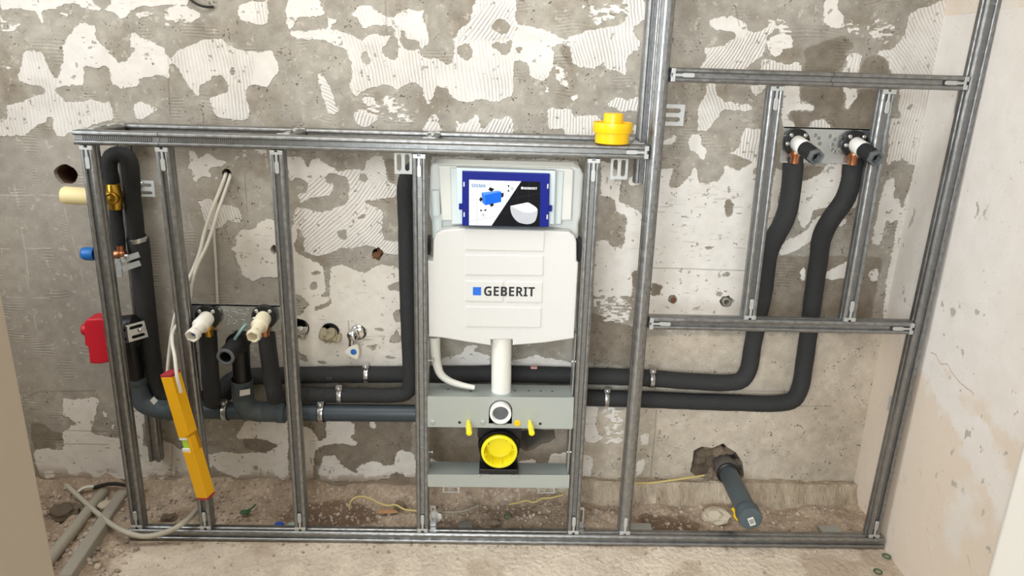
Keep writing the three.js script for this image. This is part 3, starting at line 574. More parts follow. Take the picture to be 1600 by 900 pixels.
const frame = thing('installation_frame', 'grey galvanised steel profile frame of studs and rails in front of the wall', 'frame', [0, 0, 0]);
function member(name, a, b, sec, clips = 'ab', front, tooth = true) {
  const m = part(frame, name, profile(a, b, sec, front), M.galv);
  if (sec === secA && tooth) part(m, 'serration', teeth(a, b, front), M.galv);
  if (clips.includes('a')) part(m, 'connector_clip', clip(a, b, front), M.clip);
  if (clips.includes('b')) part(m, 'connector_clip', clip(b, a, front), M.clip);
  return m;
}
const TOP = 1.157, BOT = 0.037;                 // undersides and tops of the rails that the studs meet
const stud = (tx, bx, y1 = TOP, y0 = BOT, sec = secA, clips = 'ab') => member('stud', [tx, y1, 0], [bx, y0, 0], sec, clips);
stud([-1.025, 1.15, 0][0], [-1.038, 0.038, -0][0]);
stud([-0.838, 1.15, 0][0], [-0.837, 0.041, 0][0]);
stud([-0.553, 1.154, 0][0], [-0.558, 0.04, 0][0]);
stud([-0.194, 1.151, 0][0], [-0.195, 0.041, 0][0]);
stud([0.25, 1.154, 0][0], [0.257, 0.041, 0][0]);
const xm = [[0.407, 1.538, 0][0], [0.412, 0.043, 0][0]], xr = [[1.195, 1.561, 0][0], [1.173, 0.043, 0][0]];
const xAt = (e, y) => e[1] + (e[0] - e[1]) * (y - 0.02) / 1.5;
member('post', [xAt(xm, 2.44), 2.44, 0], [xm[1], BOT, 0], secB, 'b');
member('post', [xAt(xr, 2.44), 2.44, 0], [xr[1], BOT, 0], secA, 'b');
stud([0.696, 1.339, 0][0], [0.704, 0.736, 0][0], 1.347, 0.732);
stud([0.979, 1.342, 0][0], [0.98, 0.737, 0][0], 1.347, 0.732);
// rails
const tl = [-1.053, 1.176, 0][0], tr = xAt(xm, 1.175) - 0.02, ts = [-0.843, 1.181, 0][0];
member('rail', [tl, 1.176, 0.001], [ts - 0.0006, 1.176, 0.001], secA, '');
member('rail', [ts + 0.0006, 1.176, 0.001], [tr, 1.176, 0.001], secA, 'b');
const bl = [-1.06, 0.011, 0][0], br = [1.206, 0.016, 0][0];
member('rail', [bl, 0.018, 0.006], [br, 0.018, 0.006], secA, '', [0, 0, 1], false);
const ul = xAt(xm, 1.366) + 0.02, ur = xAt(xr, 1.366) - 0.02, us = [0.832, 1.364, 0][0];
member('rail', [ul, 1.367, 0], [us - 0.0006, 1.367, 0], secA, 'a', [0, 0, 1], false); member('rail', [us + 0.0006, 1.367, 0], [ur, 1.367, 0], secA, 'b', [0, 0, 1], false);
member('rail', [xAt(xm, 0.714) + 0.02, 0.714, 0], [xAt(xr, 0.714) - 0.02, 0.714, 0], secA, 'ab', [0, 0, 1], false);
// rear rail at the wall and the short ties between the two top rails
const RZ = -0.2;
member('rail', [tl, 1.176, RZ], [tr + 0.0, 1.176, RZ], secA, 'b', [0, 0, 1], false);
for (const x of [tl + 0.018, [-0.543, 1.188, 0][0], [-0.172, 1.188, 0][0], tr - 0.02]) member('tie', [x, 1.194, -0.037], [x, 1.194, RZ + 0.0], secA, 'ab', [0, 1, 0], false);
member('rear_stud', [[-1.041, 1.127, -0.2][0], TOP, RZ], [[-1.065, 0.14, -0.2][0], [-1.065, 0.14, -0.2][1], RZ], secA, 'a', [0, 0, 1], false);
member('rear_post', [xAt(xm, 2.4), 2.4, -0.17], [xAt(xm, 1.07), 1.07, -0.17], secA, '', [0, 0, 1], false);
// slotted brackets that tie the frame to the walls
const bracketV = (cx, y1, z, w = 0.046, h = 0.06) => plate([[cx - w / 2, y1 - h], [cx + w / 2, y1 - h], [cx + w / 2, y1], [cx - w / 2, y1]], z, 0.003, { holes: [slotV(cx - 0.0105, y1 - h / 2, h / 2 - 0.014, 0.006), slotV(cx + 0.0105, y1 - h / 2, h / 2 - 0.014, 0.006)] });
part(frame, 'wall_bracket', bracketV([-0.242, 1.134, -0.06][0], 1.157, -0.06), M.bracket);
part(frame, 'wall_bracket', bracketV([0.326, 1.135, -0.06][0], 1.157, -0.06), M.bracket);
{
  const c = [0.486, 1.258, -0.2], w = 0.068, h = 0.058; part(frame, 'wall_bracket', plate([[c[0] - w / 2, c[1] - h / 2], [c[0] + w / 2, c[1] - h / 2], [c[0] + w / 2, c[1] + h / 2], [c[0] - w / 2, c[1] + h / 2]], -0.2, 0.003, { holes: [slot2(c[0], c[1] + 0.012, 0.017, 0.0065), slot2(c[0], c[1] - 0.012, 0.017, 0.0065)] }), M.bracket);
  const d = [-1.03, 1.01, -0.235], e = [-0.974, 1.012, -0.235]; const y = d[1];
  const b = part(frame, 'wall_bracket', plate([[d[0] - 0.02, y - 0.022], [e[0], y - 0.022], [e[0], y + 0.024], [d[0] - 0.02, y + 0.024]], -0.228, 0.003, { holes: [slot2(e[0] - 0.03, y + 0.011, 0.018, 0.005), slot2(e[0] - 0.03, y - 0.011, 0.018, 0.005)] }), M.bracket);
  part(b, 'screw', lathe([[-1.01, 1.024, -0.235][0], [-1.01, 1.024, -0.235][1], -0.24], [[-1.01, 1.024, -0.235][0], [-1.01, 1.024, -0.235][1], 0], [[0.004, 0], [0.004, 0.012], [0.0085, 0.0125], [0.0085, 0.015], [0.005, 0.019], [0, 0.019]]), M.steel);
  for (const [p, h] of [[[1.185, 1.32, -0.06], 0.055], [[1.167, 0.465, -0.06], 0.045]]) part(frame, 'wall_bracket', plate([[p[0] - 0.006, p[1] - h / 2], [p[0] + 0.05, p[1] - h / 2], [p[0] + 0.05, p[1] + h / 2], [p[0] - 0.006, p[1] + h / 2]], -0.045, 0.003, { holes: [ring2(p[0] + 0.004, p[1] + h * 0.2, 0.005), ring2(p[0] + 0.004, p[1] - h * 0.2, 0.005)] }), M.bracket);
  // floor brackets behind the bottom rail
  for (const [x0, x1] of [[[-0.088, 0.006, -0][0], [-0.048, 0.007, 0][0]], [[0.435, 0.014, 0][0], [0.503, 0.015, 0][0]], [[1.028, 0.013, 0][0], [1.091, 0.014, 0][0]]]) part(frame, 'floor_bracket', [box(x0, x1, 0.031, 0.034, -0.06, -0.02), box(x0, x1, 0.022, 0.034, -0.064, -0.06)], M.zincPlate);
  for (const px of [[-0.167, 0.087, -0.03][0], [0.281, 0.094, -0.03][0]]) part(frame, 'floor_bracket', plate([[px - 0.007, 0.036], [px + 0.009, 0.036], [px + 0.009, 0.11], [px - 0.007, 0.11]], -0.03, 0.003, { holes: [slotV(px + 0.001, 0.08, 0.018, 0.004)] }), M.zincPlate);
}

// ---------------------------------------------------------------- concealed cistern element
const font = await new FontLoader().loadAsync('fonts/droid/droid_sans_bold.typeface.json');
const xy = (p) => [p[0], p[1]];
{
  const wc = thing('cistern_element', 'white concealed toilet cistern element on grey crossbars between two studs', 'cistern', [0.03, 0.1, -0.05]);
  // body behind
  const ZB = -0.065;
  const tank = part(wc, 'tank', plate([[-0.172, 1.115, -0.065], [-0.165, 1.126, -0.065], [0.212, 1.126, -0.065], [0.226, 1.121, -0.065], [0.234, 1.106, -0.065], [0.233, 0.994, -0.065], [0.228, 0.973, -0.065], [0.238, 0.659, -0.065], [-0.168, 0.65, -0.065], [-0.166, 0.96, -0.065], [-0.175, 0.99, -0.065]].map(xy), ZB, 0.1, { bevel: 0.008 }), M.tankDim);
  part(tank, 'upper_shell', plate([[-0.151, 1.123, -0.055], [0.199, 1.124, -0.055], [0.206, 1.119, -0.055], [0.207, 0.984, -0.055], [-0.141, 0.975, -0.055]].map(xy), -0.052, 0.02, { bevel: 0.005 }), M.tank);
  part(tank, 'fill_valve', [rod([-0.156, 0.99, -0.05], [-0.158, 1.058, -0.05], 0.012), rod([-0.152, 0.926, -0.06], [-0.154, 0.993, -0.06], 0.014)], M.milky);
  for (const g of [rbox([-0.182, 0.905, -0.05][0], [-0.172, 0.905, -0.05][0], [-0.179, 0.882, -0.05][1], [-0.179, 0.928, -0.05][1], -0.09, -0.045, 0.002), rbox([0.223, 0.905, -0.05][0], [0.238, 0.906, -0.05][0], [0.23, 0.873, -0.05][1], [0.226, 0.934, -0.05][1], -0.09, -0.045, 0.002)]) part(wc, 'clip', g, M.black, 'black side clip');
  // insulating cover
  const ZC = -0.014;
  const cover = part(wc, 'insulation_cover', plate([[-0.176, 0.874, -0.014], [-0.174, 0.658, -0.014], [-0.135, 0.655, -0.014], [-0.068, 0.644, -0.014], [-0.002, 0.635, -0.014], [-0.003, 0.652, -0.014], [0.057, 0.654, -0.014], [0.058, 0.637, -0.014], [0.144, 0.646, -0.014], [0.227, 0.661, -0.014], [0.227, 0.878, -0.014], [0.222, 0.883, -0.014], [0.219, 0.936, -0.014], [0.213, 0.951, -0.014], [0.199, 0.961, -0.014], [0.133, 0.965, -0.014], [-0.078, 0.965, -0.014], [-0.138, 0.958, -0.014], [-0.153, 0.948, -0.014], [-0.16, 0.93, -0.014], [-0.162, 0.874, -0.014]].map(xy), ZC, 0.05, { bevel: 0.004 }), M.eps);
  const panel = (a, b, c, d) => { const p = [V(a), V(b), V(c), V(d)].map((v) => [v.x, v.y]); return plate(p, ZC + 0.0025, 0.006, { bevel: 0.002 }); };
  part(cover, 'raised_panel', panel([-0.076, 0.964, -0.012], [0.133, 0.964, -0.012], [0.133, 0.908, -0.012], [-0.076, 0.907, -0.012]), M.eps);
  part(cover, 'raised_panel', panel([-0.075, 0.894, -0.012], [0.132, 0.896, -0.012], [0.134, 0.841, -0.012], [-0.075, 0.838, -0.012]), M.eps);
  part(cover, 'raised_panel', panel([-0.075, 0.822, -0.012], [0.027, 0.822, -0.012], [0.028, 0.764, -0.012], [-0.074, 0.764, -0.012]), M.eps);
  part(cover, 'raised_panel', panel([0.035, 0.822, -0.012], [0.133, 0.823, -0.012], [0.134, 0.764, -0.012], [0.037, 0.764, -0.012]), M.eps);
  part(cover, 'raised_panel', panel([-0.074, 0.749, -0.012], [0.133, 0.75, -0.012], [0.133, 0.692, -0.012], [-0.072, 0.69, -0.012]), M.eps);
  // printed mark
  const p0 = [-0.026, 0.781, -0.011], p1 = [0.111, 0.782, -0.011], p2 = [-0.027, 0.808, -0.011], H = p2[1] - p0[1];
  const tg = new TextGeometry('GEBERIT', { font, size: H * 0.98, depth: 0.0004, curveSegments: 6 }); tg.computeBoundingBox();
  const bb = tg.boundingBox; tg.scale((p1[0] - p0[0]) / (bb.max.x - bb.min.x), 1, 1); tg.translate(p0[0], p0[1], 0.0);
  const rot = Math.atan2(p1[1] - p0[1], p1[0] - p0[0]); tg.translate(-p0[0], -p0[1], 0); tg.rotateZ(rot); tg.translate(p0[0], p0[1], ZC + 0.0026);
  part(cover, 'lettering', tg, M.ink, 'black printed lettering');
  const q0 = [-0.054, 0.782, -0.011], q1 = [-0.032, 0.805, -0.011]; part(cover, 'print_square', box(q0[0], q1[0], q0[1], q1[1], ZC + 0.0026, ZC + 0.003), M.inkBlue, 'blue printed square');
  // builders' protection box and its printed blue panel
  const pb = part(wc, 'protection_box', plate([[-0.101, 1.123, -0.02], [0.156, 1.121, -0.02], [0.158, 0.98, -0.02], [-0.095, 0.975, -0.02]].map(xy), -0.018, 0.05, { bevel: 0.004 }), M.paleBlue);
  part(pb, 'box_rim', plate([[-0.119, 1.118, -0.05], [0.179, 1.117, -0.05], [0.179, 0.975, -0.05], [-0.114, 0.968, -0.05]].map(xy), -0.045, 0.012, { bevel: 0.003 }), M.milky);
  const ZP = 0.0;
  const bp = part(wc, 'blue_panel', plate([[-0.085, 1.116, 0], [0.139, 1.115, 0], [0.142, 0.977, 0], [-0.084, 0.975, 0]].map(xy), ZP, 0.02, { bevel: 0.002 }), M.blueFrame);
  for (const g of [rbox([-0.093, 1.03, 0][0], [-0.081, 1.03, 0][0], [-0.093, 1.017, 0][1], [-0.093, 1.032, 0][1], -0.012, -0.002, 0.001), rbox([0.139, 1.027, 0][0], [0.149, 1.028, 0][0], [0.145, 1.018, 0][1], [0.144, 1.033, 0][1], -0.012, -0.002, 0.001)]) part(bp, 'tab', g, M.blueFrame);
  for (const p of [[-0.08, 1.084, 0], [-0.079, 1.005, 0], [0.135, 1.084, 0], [0.137, 1.004, 0]]) part(bp, 'slit', box(p[0] - 0.0016, p[0] + 0.0016, p[1] - 0.006, p[1] + 0.006, -0.001, 0.0006), M.sticker);
  // print
  const cv = document.createElement('canvas'); cv.width = 736; cv.height = 480; const x = cv.getContext('2d');
  const poly = (c, ...p) => { x.fillStyle = c; x.beginPath(); for (let i = 0; i < p.length; i += 2) i ? x.lineTo(p[i], p[i + 1]) : x.moveTo(p[i], p[i + 1]); x.closePath(); x.fill(); };
  x.fillStyle = '#d9dce4'; x.fillRect(0, 0, 736, 480); x.strokeStyle = '#aeb3bf'; x.lineWidth = 3;
  for (const l of [[0, 210, 85, 205, 85, 480], [380, 0, 385, 300], [170, 55, 310, 0], [0, 440, 300, 370], [85, 205, 130, 200]]) { x.beginPath(); x.moveTo(l[0], l[1]); for (let i = 2; i < l.length; i += 2) x.lineTo(l[i], l[i + 1]); x.stroke(); }
  poly('#0b0c11', 540, 0, 736, 0, 736, 480, 235, 480); x.strokeStyle = '#2c2f37'; for (const l of [[500, 60, 500, 480], [620, 0, 622, 480], [430, 190, 736, 120], [330, 340, 736, 330]]) { x.beginPath(); x.moveTo(l[0], l[1]); x.lineTo(l[2], l[3]); x.stroke(); }
  x.fillStyle = '#4d7fb8'; x.font = 'bold 46px sans-serif'; x.fillText('SIGMA', 24, 76);
  poly('#5a8fe0', 130, 130, 165, 160, 335, 120, 330, 112, 300, 105); poly('#3b78d4', 130, 130, 165, 160, 170, 262, 138, 235); poly('#1565d8', 165, 155, 335, 115, 335, 222, 170, 262);
  poly('#111', 200, 100, 215, 72, 245, 82, 262, 90, 235, 118); poly('#111', 105, 205, 122, 175, 145, 200, 122, 228); poly('#111', 335, 130, 360, 125, 358, 165, 336, 178); poly('#111', 215, 250, 255, 240, 258, 262, 230, 278);
  poly('#111', 398, 45, 420, 45, 409, 72); poly('#111', 398, 112, 420, 112, 409, 86); poly('#111', 118, 305, 118, 330, 142, 318); poly('#111', 180, 300, 180, 325, 152, 315);
  x.fillStyle = '#222'; x.font = '38px sans-serif'; x.fillText('0', 436, 92); x.fillText('0', 138, 378);
  x.fillStyle = '#fff'; x.fillRect(540, 58, 24, 24); x.font = 'bold 34px sans-serif'; x.fillText('GEBERIT', 568, 83);
  x.fillStyle = '#b9bcc3'; x.beginPath(); x.moveTo(430, 265); x.quadraticCurveTo(428, 380, 520, 440); x.quadraticCurveTo(640, 480, 690, 420); x.quadraticCurveTo(718, 360, 712, 290); x.lineTo(620, 222); x.closePath(); x.fill();
  x.fillStyle = '#dfe1e6'; x.beginPath(); x.moveTo(430, 262); x.lineTo(600, 222); x.quadraticCurveTo(625, 220, 650, 240); x.quadraticCurveTo(730, 285, 705, 310); x.quadraticCurveTo(650, 345, 560, 325); x.closePath(); x.fill();
  const ct = new THREE.CanvasTexture(cv); ct.colorSpace = THREE.SRGBColorSpace;
  const A = [-0.067, 1.096, 0.001], B = [0.115, 1.095, 0.001], C = [0.118, 0.978, 0.001], D = [-0.066, 0.977, 0.001], lg = new THREE.BufferGeometry();
  lg.setAttribute('position', new THREE.Float32BufferAttribute([...D, ...C, ...B, ...A], 3)); lg.setAttribute('uv', new THREE.Float32BufferAttribute([0, 0, 1, 0, 1, 1, 0, 1], 2)); lg.setIndex([0, 1, 2, 0, 2, 3]); lg.computeVertexNormals();
  part(bp, 'printed_label', lg, new THREE.MeshPhysicalMaterial({ color: '#ffffff', roughness: 0.7, specularIntensity: 0.35, map: ct, side: THREE.DoubleSide }), 'printed label, half white and half black');
  // flush pipe, fill hose
  part(wc, 'flush_pipe', lathe([0.027, 0.66, -0.05], [0.03, 0.471, -0.05], [[0.0285, 0], [0.0285, dist([0.027, 0.66, -0.05], [0.03, 0.471, -0.05])]], 32), M.pipeWhite);
  part(wc, 'fill_hose', sweep([[-0.162, 0.641, -0.06], [-0.16, 0.598, -0.06], [-0.155, 0.559, -0.06], [-0.145, 0.529, -0.055], [-0.123, 0.512, -0.05], [-0.086, 0.503, -0.04], [-0.046, 0.497, -0.035]], 0.0165, { r2: 0.007, lump: 0.1 }), M.hose);
  // upper crossbar: folded sheet with an arched cut-out
  const f0 = [-0.179, 0.483, -0.004], f1 = [0.235, 0.487, -0.004], f2 = [0.237, 0.39, -0.004], f3 = [-0.18, 0.387, -0.004], oc = [0.029, 0.443, -0.004];
  const arch = []; { const r = 0.033, b = [0.03, 0.401, -0.004][1]; arch.push([oc[0] - r, b], [oc[0] + r, b]); for (let i = 0; i <= 12; i++) { const a = i / 12 * Math.PI; arch.push([oc[0] + Math.cos(a) * r, oc[1] + Math.sin(a) * r]); } }
  const beam = part(wc, 'crossbar', [plate([f3, f2, f1, f0].map(xy), -0.003, 0.003, { holes: [arch] }), box(f0[0], f1[0], f0[1] - 0.003, f0[1], -0.09, -0.004), box(f0[0], f1[0], f3[1], f3[1] + 0.003, -0.05, -0.004)], M.zincBeam);
  for (const p of [[-0.087, 0.403, -0.003], [0.143, 0.403, -0.003]]) part(beam, 'bolt_hole', lathe([p[0], p[1], -0.0035], [p[0], p[1], 1], [[0, 0], [0.0042, 0], [0.0042, 0.0008], [0, 0.0008]], 14), M.black);
  for (const p of [[-0.163, 0.402, -0.003], [-0.02, 0.404, -0.003]]) part(beam, 'dimple', lathe([p[0], p[1], -0.0035], [p[0], p[1], 1], [[0.008, 0], [0.0075, 0.002], [0.005, 0.003], [0, 0.0032]], 18), M.zincBeam);
  for (const px of [[-0.123, 0.484, -0.05], [-0.058, 0.484, -0.04], [0.07, 0.484, -0.05], [0.109, 0.484, -0.05], [0.144, 0.483, -0.05], [0.177, 0.484, -0.05]]) part(beam, 'punch_mark', lathe([px[0], f0[1] - 0.0005, px[2]], [px[0], 9, px[2]], [[0, 0], [0.003, 0], [0.003, 0.001], [0, 0.001]], 10), M.black);
  // flush socket
  const sc = [oc[0], oc[1] - 0.004, 0];
  const sock = part(wc, 'flush_socket', lathe([sc[0], sc[1], -0.06], [sc[0], sc[1], 1], [[0.026, 0], [0.0305, 0.004], [0.0305, 0.072], [0.0295, 0.075], [0.0245, 0.075], [0.023, 0.072], [0.023, 0.062], [0, 0.062]], 36), M.white);
  part(sock, 'membrane', lathe([sc[0], sc[1], -0.001], [sc[0], sc[1], 1], [[0.0232, 0], [0.021, 0.0065], [0, 0.0075]], 30), M.plugGrey);
  part(sock, 'socket_body', box(oc[0] - 0.04, oc[0] + 0.04, f3[1] + 0.004, f0[1] - 0.006, -0.085, -0.055), M.black);
  part(sock, 'lower_catch', rbox(oc[0] - 0.017, oc[0] + 0.017, f3[1] + 0.012, f3[1] + 0.018, -0.03, 0.0, 0.0015), M.plugGrey);
  // bolt sleeves
  for (const [p, q] of [[[-0.062, 0.405, -0], [-0.057, 0.401, 0.07]], [[0.113, 0.408, 0], [0.116, 0.404, 0.07]]]) part(wc, 'bolt_sleeve', lathe([p[0], p[1], -0.006], [q[0], q[1] + 0.004, 0.066], [[0.0062, 0], [0.0062, 0.02], [0.0085, 0.026], [0.0085, 0.068], [0.0065, 0.071], [0, 0.071]], 18), M.yellow, 'yellow bolt sleeve');
  { const p = [0.077, 0.404, 0]; part(wc, 'sealing_plug', [lathe([p[0], p[1], -0.004], [p[0], p[1], 1], [[0.0095, 0], [0.0095, 0.003], [0.008, 0.0045], [0, 0.0045]], 22), box(p[0] - 0.0012, p[0] + 0.0012, p[1] - 0.006, p[1] + 0.006, 0, 0.003)], M.capYellow, 'small yellow plug'); }
  // drain bend with its yellow plug
  const dc = [0.028, 0.314, -0];
  const bend = part(wc, 'drain_bend', [lathe([dc[0], dc[1], -0.1], [dc[0], dc[1], 1], [[0.056, 0], [0.056, 0.03], [0.062, 0.035], [0.062, 0.06], [0.058, 0.062], [0.058, 0.09], [0.053, 0.09], [0.05, 0.05], [0.05, 0]], 40), box(dc[0] - 0.055, dc[0] + 0.055, [0.03, 0.235, -0.02][1], dc[1] - 0.02, -0.09, -0.046), box(dc[0] - 0.064, dc[0] + 0.064, dc[1] + 0.028, f3[1] + 0.004, -0.08, -0.028), rbox(dc[0] - 0.057, dc[0] + 0.057, [0.03, 0.235, -0.02][1], [0.029, 0.252, -0.02][1], -0.06, -0.004, 0.003)], M.black);
  const plug = part(bend, 'drain_plug', lathe([dc[0], dc[1], -0.04], [dc[0], dc[1], 1], [[0, 0.002], [0.036, 0.002], [0.041, 0.006], [0.0435, 0.046], [0.045, 0.047], [0.0515, 0.046], [0.0525, 0.042], [0.0525, 0.036], [0.0475, 0.034], [0.047, 0.0], [0, 0.0]], 44), M.yellow, 'yellow plastic plug');
  for (let i = 0; i < 8; i++) { const a = i / 8 * Math.PI * 2 + 0.2, c = Math.cos(a), s = Math.sin(a), g = new THREE.BoxGeometry(0.0025, 0.006, 0.03); g.translate(0, -0.04, 0.014 - 0.025); g.rotateZ(a); g.translate(dc[0], dc[1], 0); part(plug, 'rib', g, M.yellow); }
  // lower crossbar and side legs
  const l0 = [-0.179, 0.233, -0.004], l1 = [0.236, 0.238, -0.004], l2 = [0.236, 0.197, -0.004], l3 = [-0.178, 0.192, -0.004];
  const lb = part(wc, 'crossbar', [plate([l3, l2, l1, l0].map(xy), -0.002, 0.003), box(l0[0], l1[0], l0[1] - 0.003, l0[1], -0.075, -0.004), box(l0[0], l1[0], l3[1], l3[1] + 0.003, -0.06, -0.004)], M.zincBeam);
  for (const [a, b] of [[[-0.135, 0.182, -0.004], [-0.086, 0.183, -0.004]], [[0.144, 0.184, -0.004], [0.195, 0.185, -0.004]]]) part(lb, 'lug', [box(a[0], a[0] + 0.005, a[1] - 0.006, l3[1], -0.006, -0.003), box(b[0] - 0.005, b[0], a[1] - 0.006, l3[1], -0.006, -0.003), box(a[0], b[0], a[1] - 0.009, a[1] - 0.005, -0.006, -0.003), box(a[0], b[0], a[1] - 0.009, l3[1], -0.03, -0.028)], M.zincPlate);
  for (const g of [box([-0.03, 0.238, -0][0], [-0, 0.238, 0][0], l0[1] - 0.004, l0[1] + 0.004, -0.006, 0.0), box([0.065, 0.239, 0][0], [0.091, 0.24, 0][0], l0[1] - 0.004, l0[1] + 0.004, -0.006, 0.0)]) part(lb, 'catch', g, M.zincPlate);
  part(wc, 'side_leg', box(f0[0] - 0.001, f0[0] + 0.003, l3[1], [-0.174, 0.667, -0.02][1], -0.06, -0.012), M.zincPlate);
  part(wc, 'side_leg', box(f1[0] - 0.006, f1[0] - 0.002, l3[1], [0.227, 0.676, -0.02][1], -0.06, -0.012), M.zincPlate);
  for (const p of [[-0.173, 0.585, -0.02], [0.23, 0.59, -0.02], [-0.175, 0.297, -0.02], [0.232, 0.304, -0.02]]) part(wc, 'side_bolt', lathe([p[0] - 0.006, p[1], -0.02], [9, p[1], -0.02], [[0.003, 0], [0.003, 0.012], [0.006, 0.0121], [0.006, 0.017], [0, 0.017]], 10), M.steel);
}

// ---------------------------------------------------------------- yellow cap standing on the top rail
{
  const b = [[0.294, 1.199, -0.01][0], 1.196, -0.012], r = 0.047;
  const t = thing('yellow_pipe_cap', 'bright yellow stepped plastic pipe cap standing on the top rail', 'pipe cap', b);
  part(t, 'lower_rim', lathe(b, [b[0], 9, b[2]], [[0, 0], [0.041, 0], [0.0425, 0.002], [0.0435, 0.026]], 44), M.capYellow);
  part(t, 'collar', lathe([b[0], b[1] + 0.026, b[2]], [b[0], 9, b[2]], [[0.0435, 0], [0.0495, 0.002], [0.0505, 0.026], [0.0465, 0.0265], [0.0455, 0.006], [0.024, 0.004]], 44), M.capYellow);
  part(t, 'neck', lathe([b[0], b[1] + 0.03, b[2]], [b[0], 9, b[2]], [[0.026, 0], [0.0245, 0.042], [0.0225, 0.0445], [0, 0.0445]], 36), M.capYellow);
}

// ---------------------------------------------------------------- foam-insulated water pipes
const pipe = (label, pts, r, o = {}) => solo('insulated_pipe', label, 'pipe', pts[0], sweep(pts, r, { lump: 0.06, ...o }), o.mat || M.foam, 'black foam insulated water pipes');
pipe('black insulated pipe from the left shower connector, bending left along the wall to the basin', [[0.788, 1.171, -0.07], [0.795, 1.116, -0.075], [0.799, 1.054, -0.08], [0.796, 0.99, -0.09], [0.787, 0.929, -0.12], [0.788, 0.865, -0.15], [0.802, 0.768, -0.18], [0.806, 0.659, -0.205], [0.805, 0.56, -0.215], [0.802, 0.489, -0.215], [0.784, 0.454, -0.215], [0.744, 0.445, -0.215], [0.627, 0.447, -0.215], [0.466, 0.455, -0.218], [0.265, 0.456, -0.222], [0.025, 0.456, -0.226], [-0.214, 0.449, -0.226], [-0.413, 0.445, -0.226], [-0.591, 0.44, -0.224], [-0.728, 0.434, -0.222], [-0.786, 0.428, -0.218], [-0.817, 0.407, -0.212], [-0.831, 0.369, -0.208]], 0.0265);
pipe('black insulated pipe from the right shower connector, lower of the two bends', [[0.949, 1.176, -0.07], [0.957, 1.111, -0.075], [0.952, 1.054, -0.085], [0.932, 1, -0.1], [0.928, 0.942, -0.13], [0.942, 0.865, -0.16], [0.958, 0.759, -0.19], [0.968, 0.641, -0.205], [0.975, 0.521, -0.215], [0.974, 0.434, -0.215], [0.959, 0.391, -0.215], [0.916, 0.377, -0.215], [0.777, 0.376, -0.215], [0.634, 0.378, -0.215], [0.471, 0.382, -0.215], [0.269, 0.383, -0.218], [0.067, 0.383, -0.22], [-0.154, 0.383, -0.22]], 0.0265);
pipe('black insulated pipe rising beside the cistern stud to the cistern inlet', [[-0.196, 1.109, -0.1], [-0.217, 1.106, -0.105], [-0.236, 1.088, -0.12], [-0.247, 1.055, -0.13], [-0.249, 0.961, -0.15], [-0.25, 0.75, -0.163], [-0.246, 0.527, -0.168], [-0.246, 0.442, -0.17], [-0.256, 0.413, -0.172], [-0.288, 0.402, -0.175], [-0.406, 0.398, -0.178], [-0.542, 0.396, -0.178], [-0.629, 0.396, -0.175]], 0.0215, { r2: 0.024 });
pipe('short black insulated pipe under the left basin connector', [[-0.803, 0.647, -0.08], [-0.807, 0.59, -0.085], [-0.817, 0.504, -0.1], [-0.831, 0.416, -0.13], [-0.84, 0.38, -0.15]], 0.0245);
pipe('short black insulated pipe under the right basin connector', [[-0.64, 0.65, -0.08], [-0.639, 0.584, -0.085], [-0.639, 0.5, -0.095], [-0.635, 0.438, -0.1], [-0.639, 0.414, -0.115]], 0.0245);
pipe('black insulated hairpin loop above the brass valve at the left end', [[-1.026, 1.023, -0.1], [-1.026, 1.057, -0.1], [-1.027, 1.088, -0.1], [-1.021, 1.112, -0.1], [-1.002, 1.124, -0.1], [-0.982, 1.123, -0.1], [-0.971, 1.106, -0.1], [-0.971, 1.067, -0.1], [-0.978, 1.006, -0.105], [-0.981, 0.943, -0.11], [-0.989, 0.881, -0.12]], 0.0215, { mat: M.foamDark });
pipe('thin black insulated pipe below the brass valve', [[-1.023, 0.992, -0.1], [-1.026, 0.944, -0.1], [-1.027, 0.896, -0.1], [-1.03, 0.863, -0.1]], 0.0165, { mat: M.foamDark });
pipe('thick black insulated pipe falling from the hairpin loop to the grey elbow', [[-0.988, 0.891, -0.125], [-0.99, 0.838, -0.13], [-0.997, 0.741, -0.14], [-1.003, 0.64, -0.15], [-1.009, 0.535, -0.16], [-1.013, 0.446, -0.175], [-1.002, 0.388, -0.185], [-0.967, 0.371, -0.19], [-0.924, 0.37, -0.195], [-0.889, 0.372, -0.196]], 0.029, { r2: 0.022 });

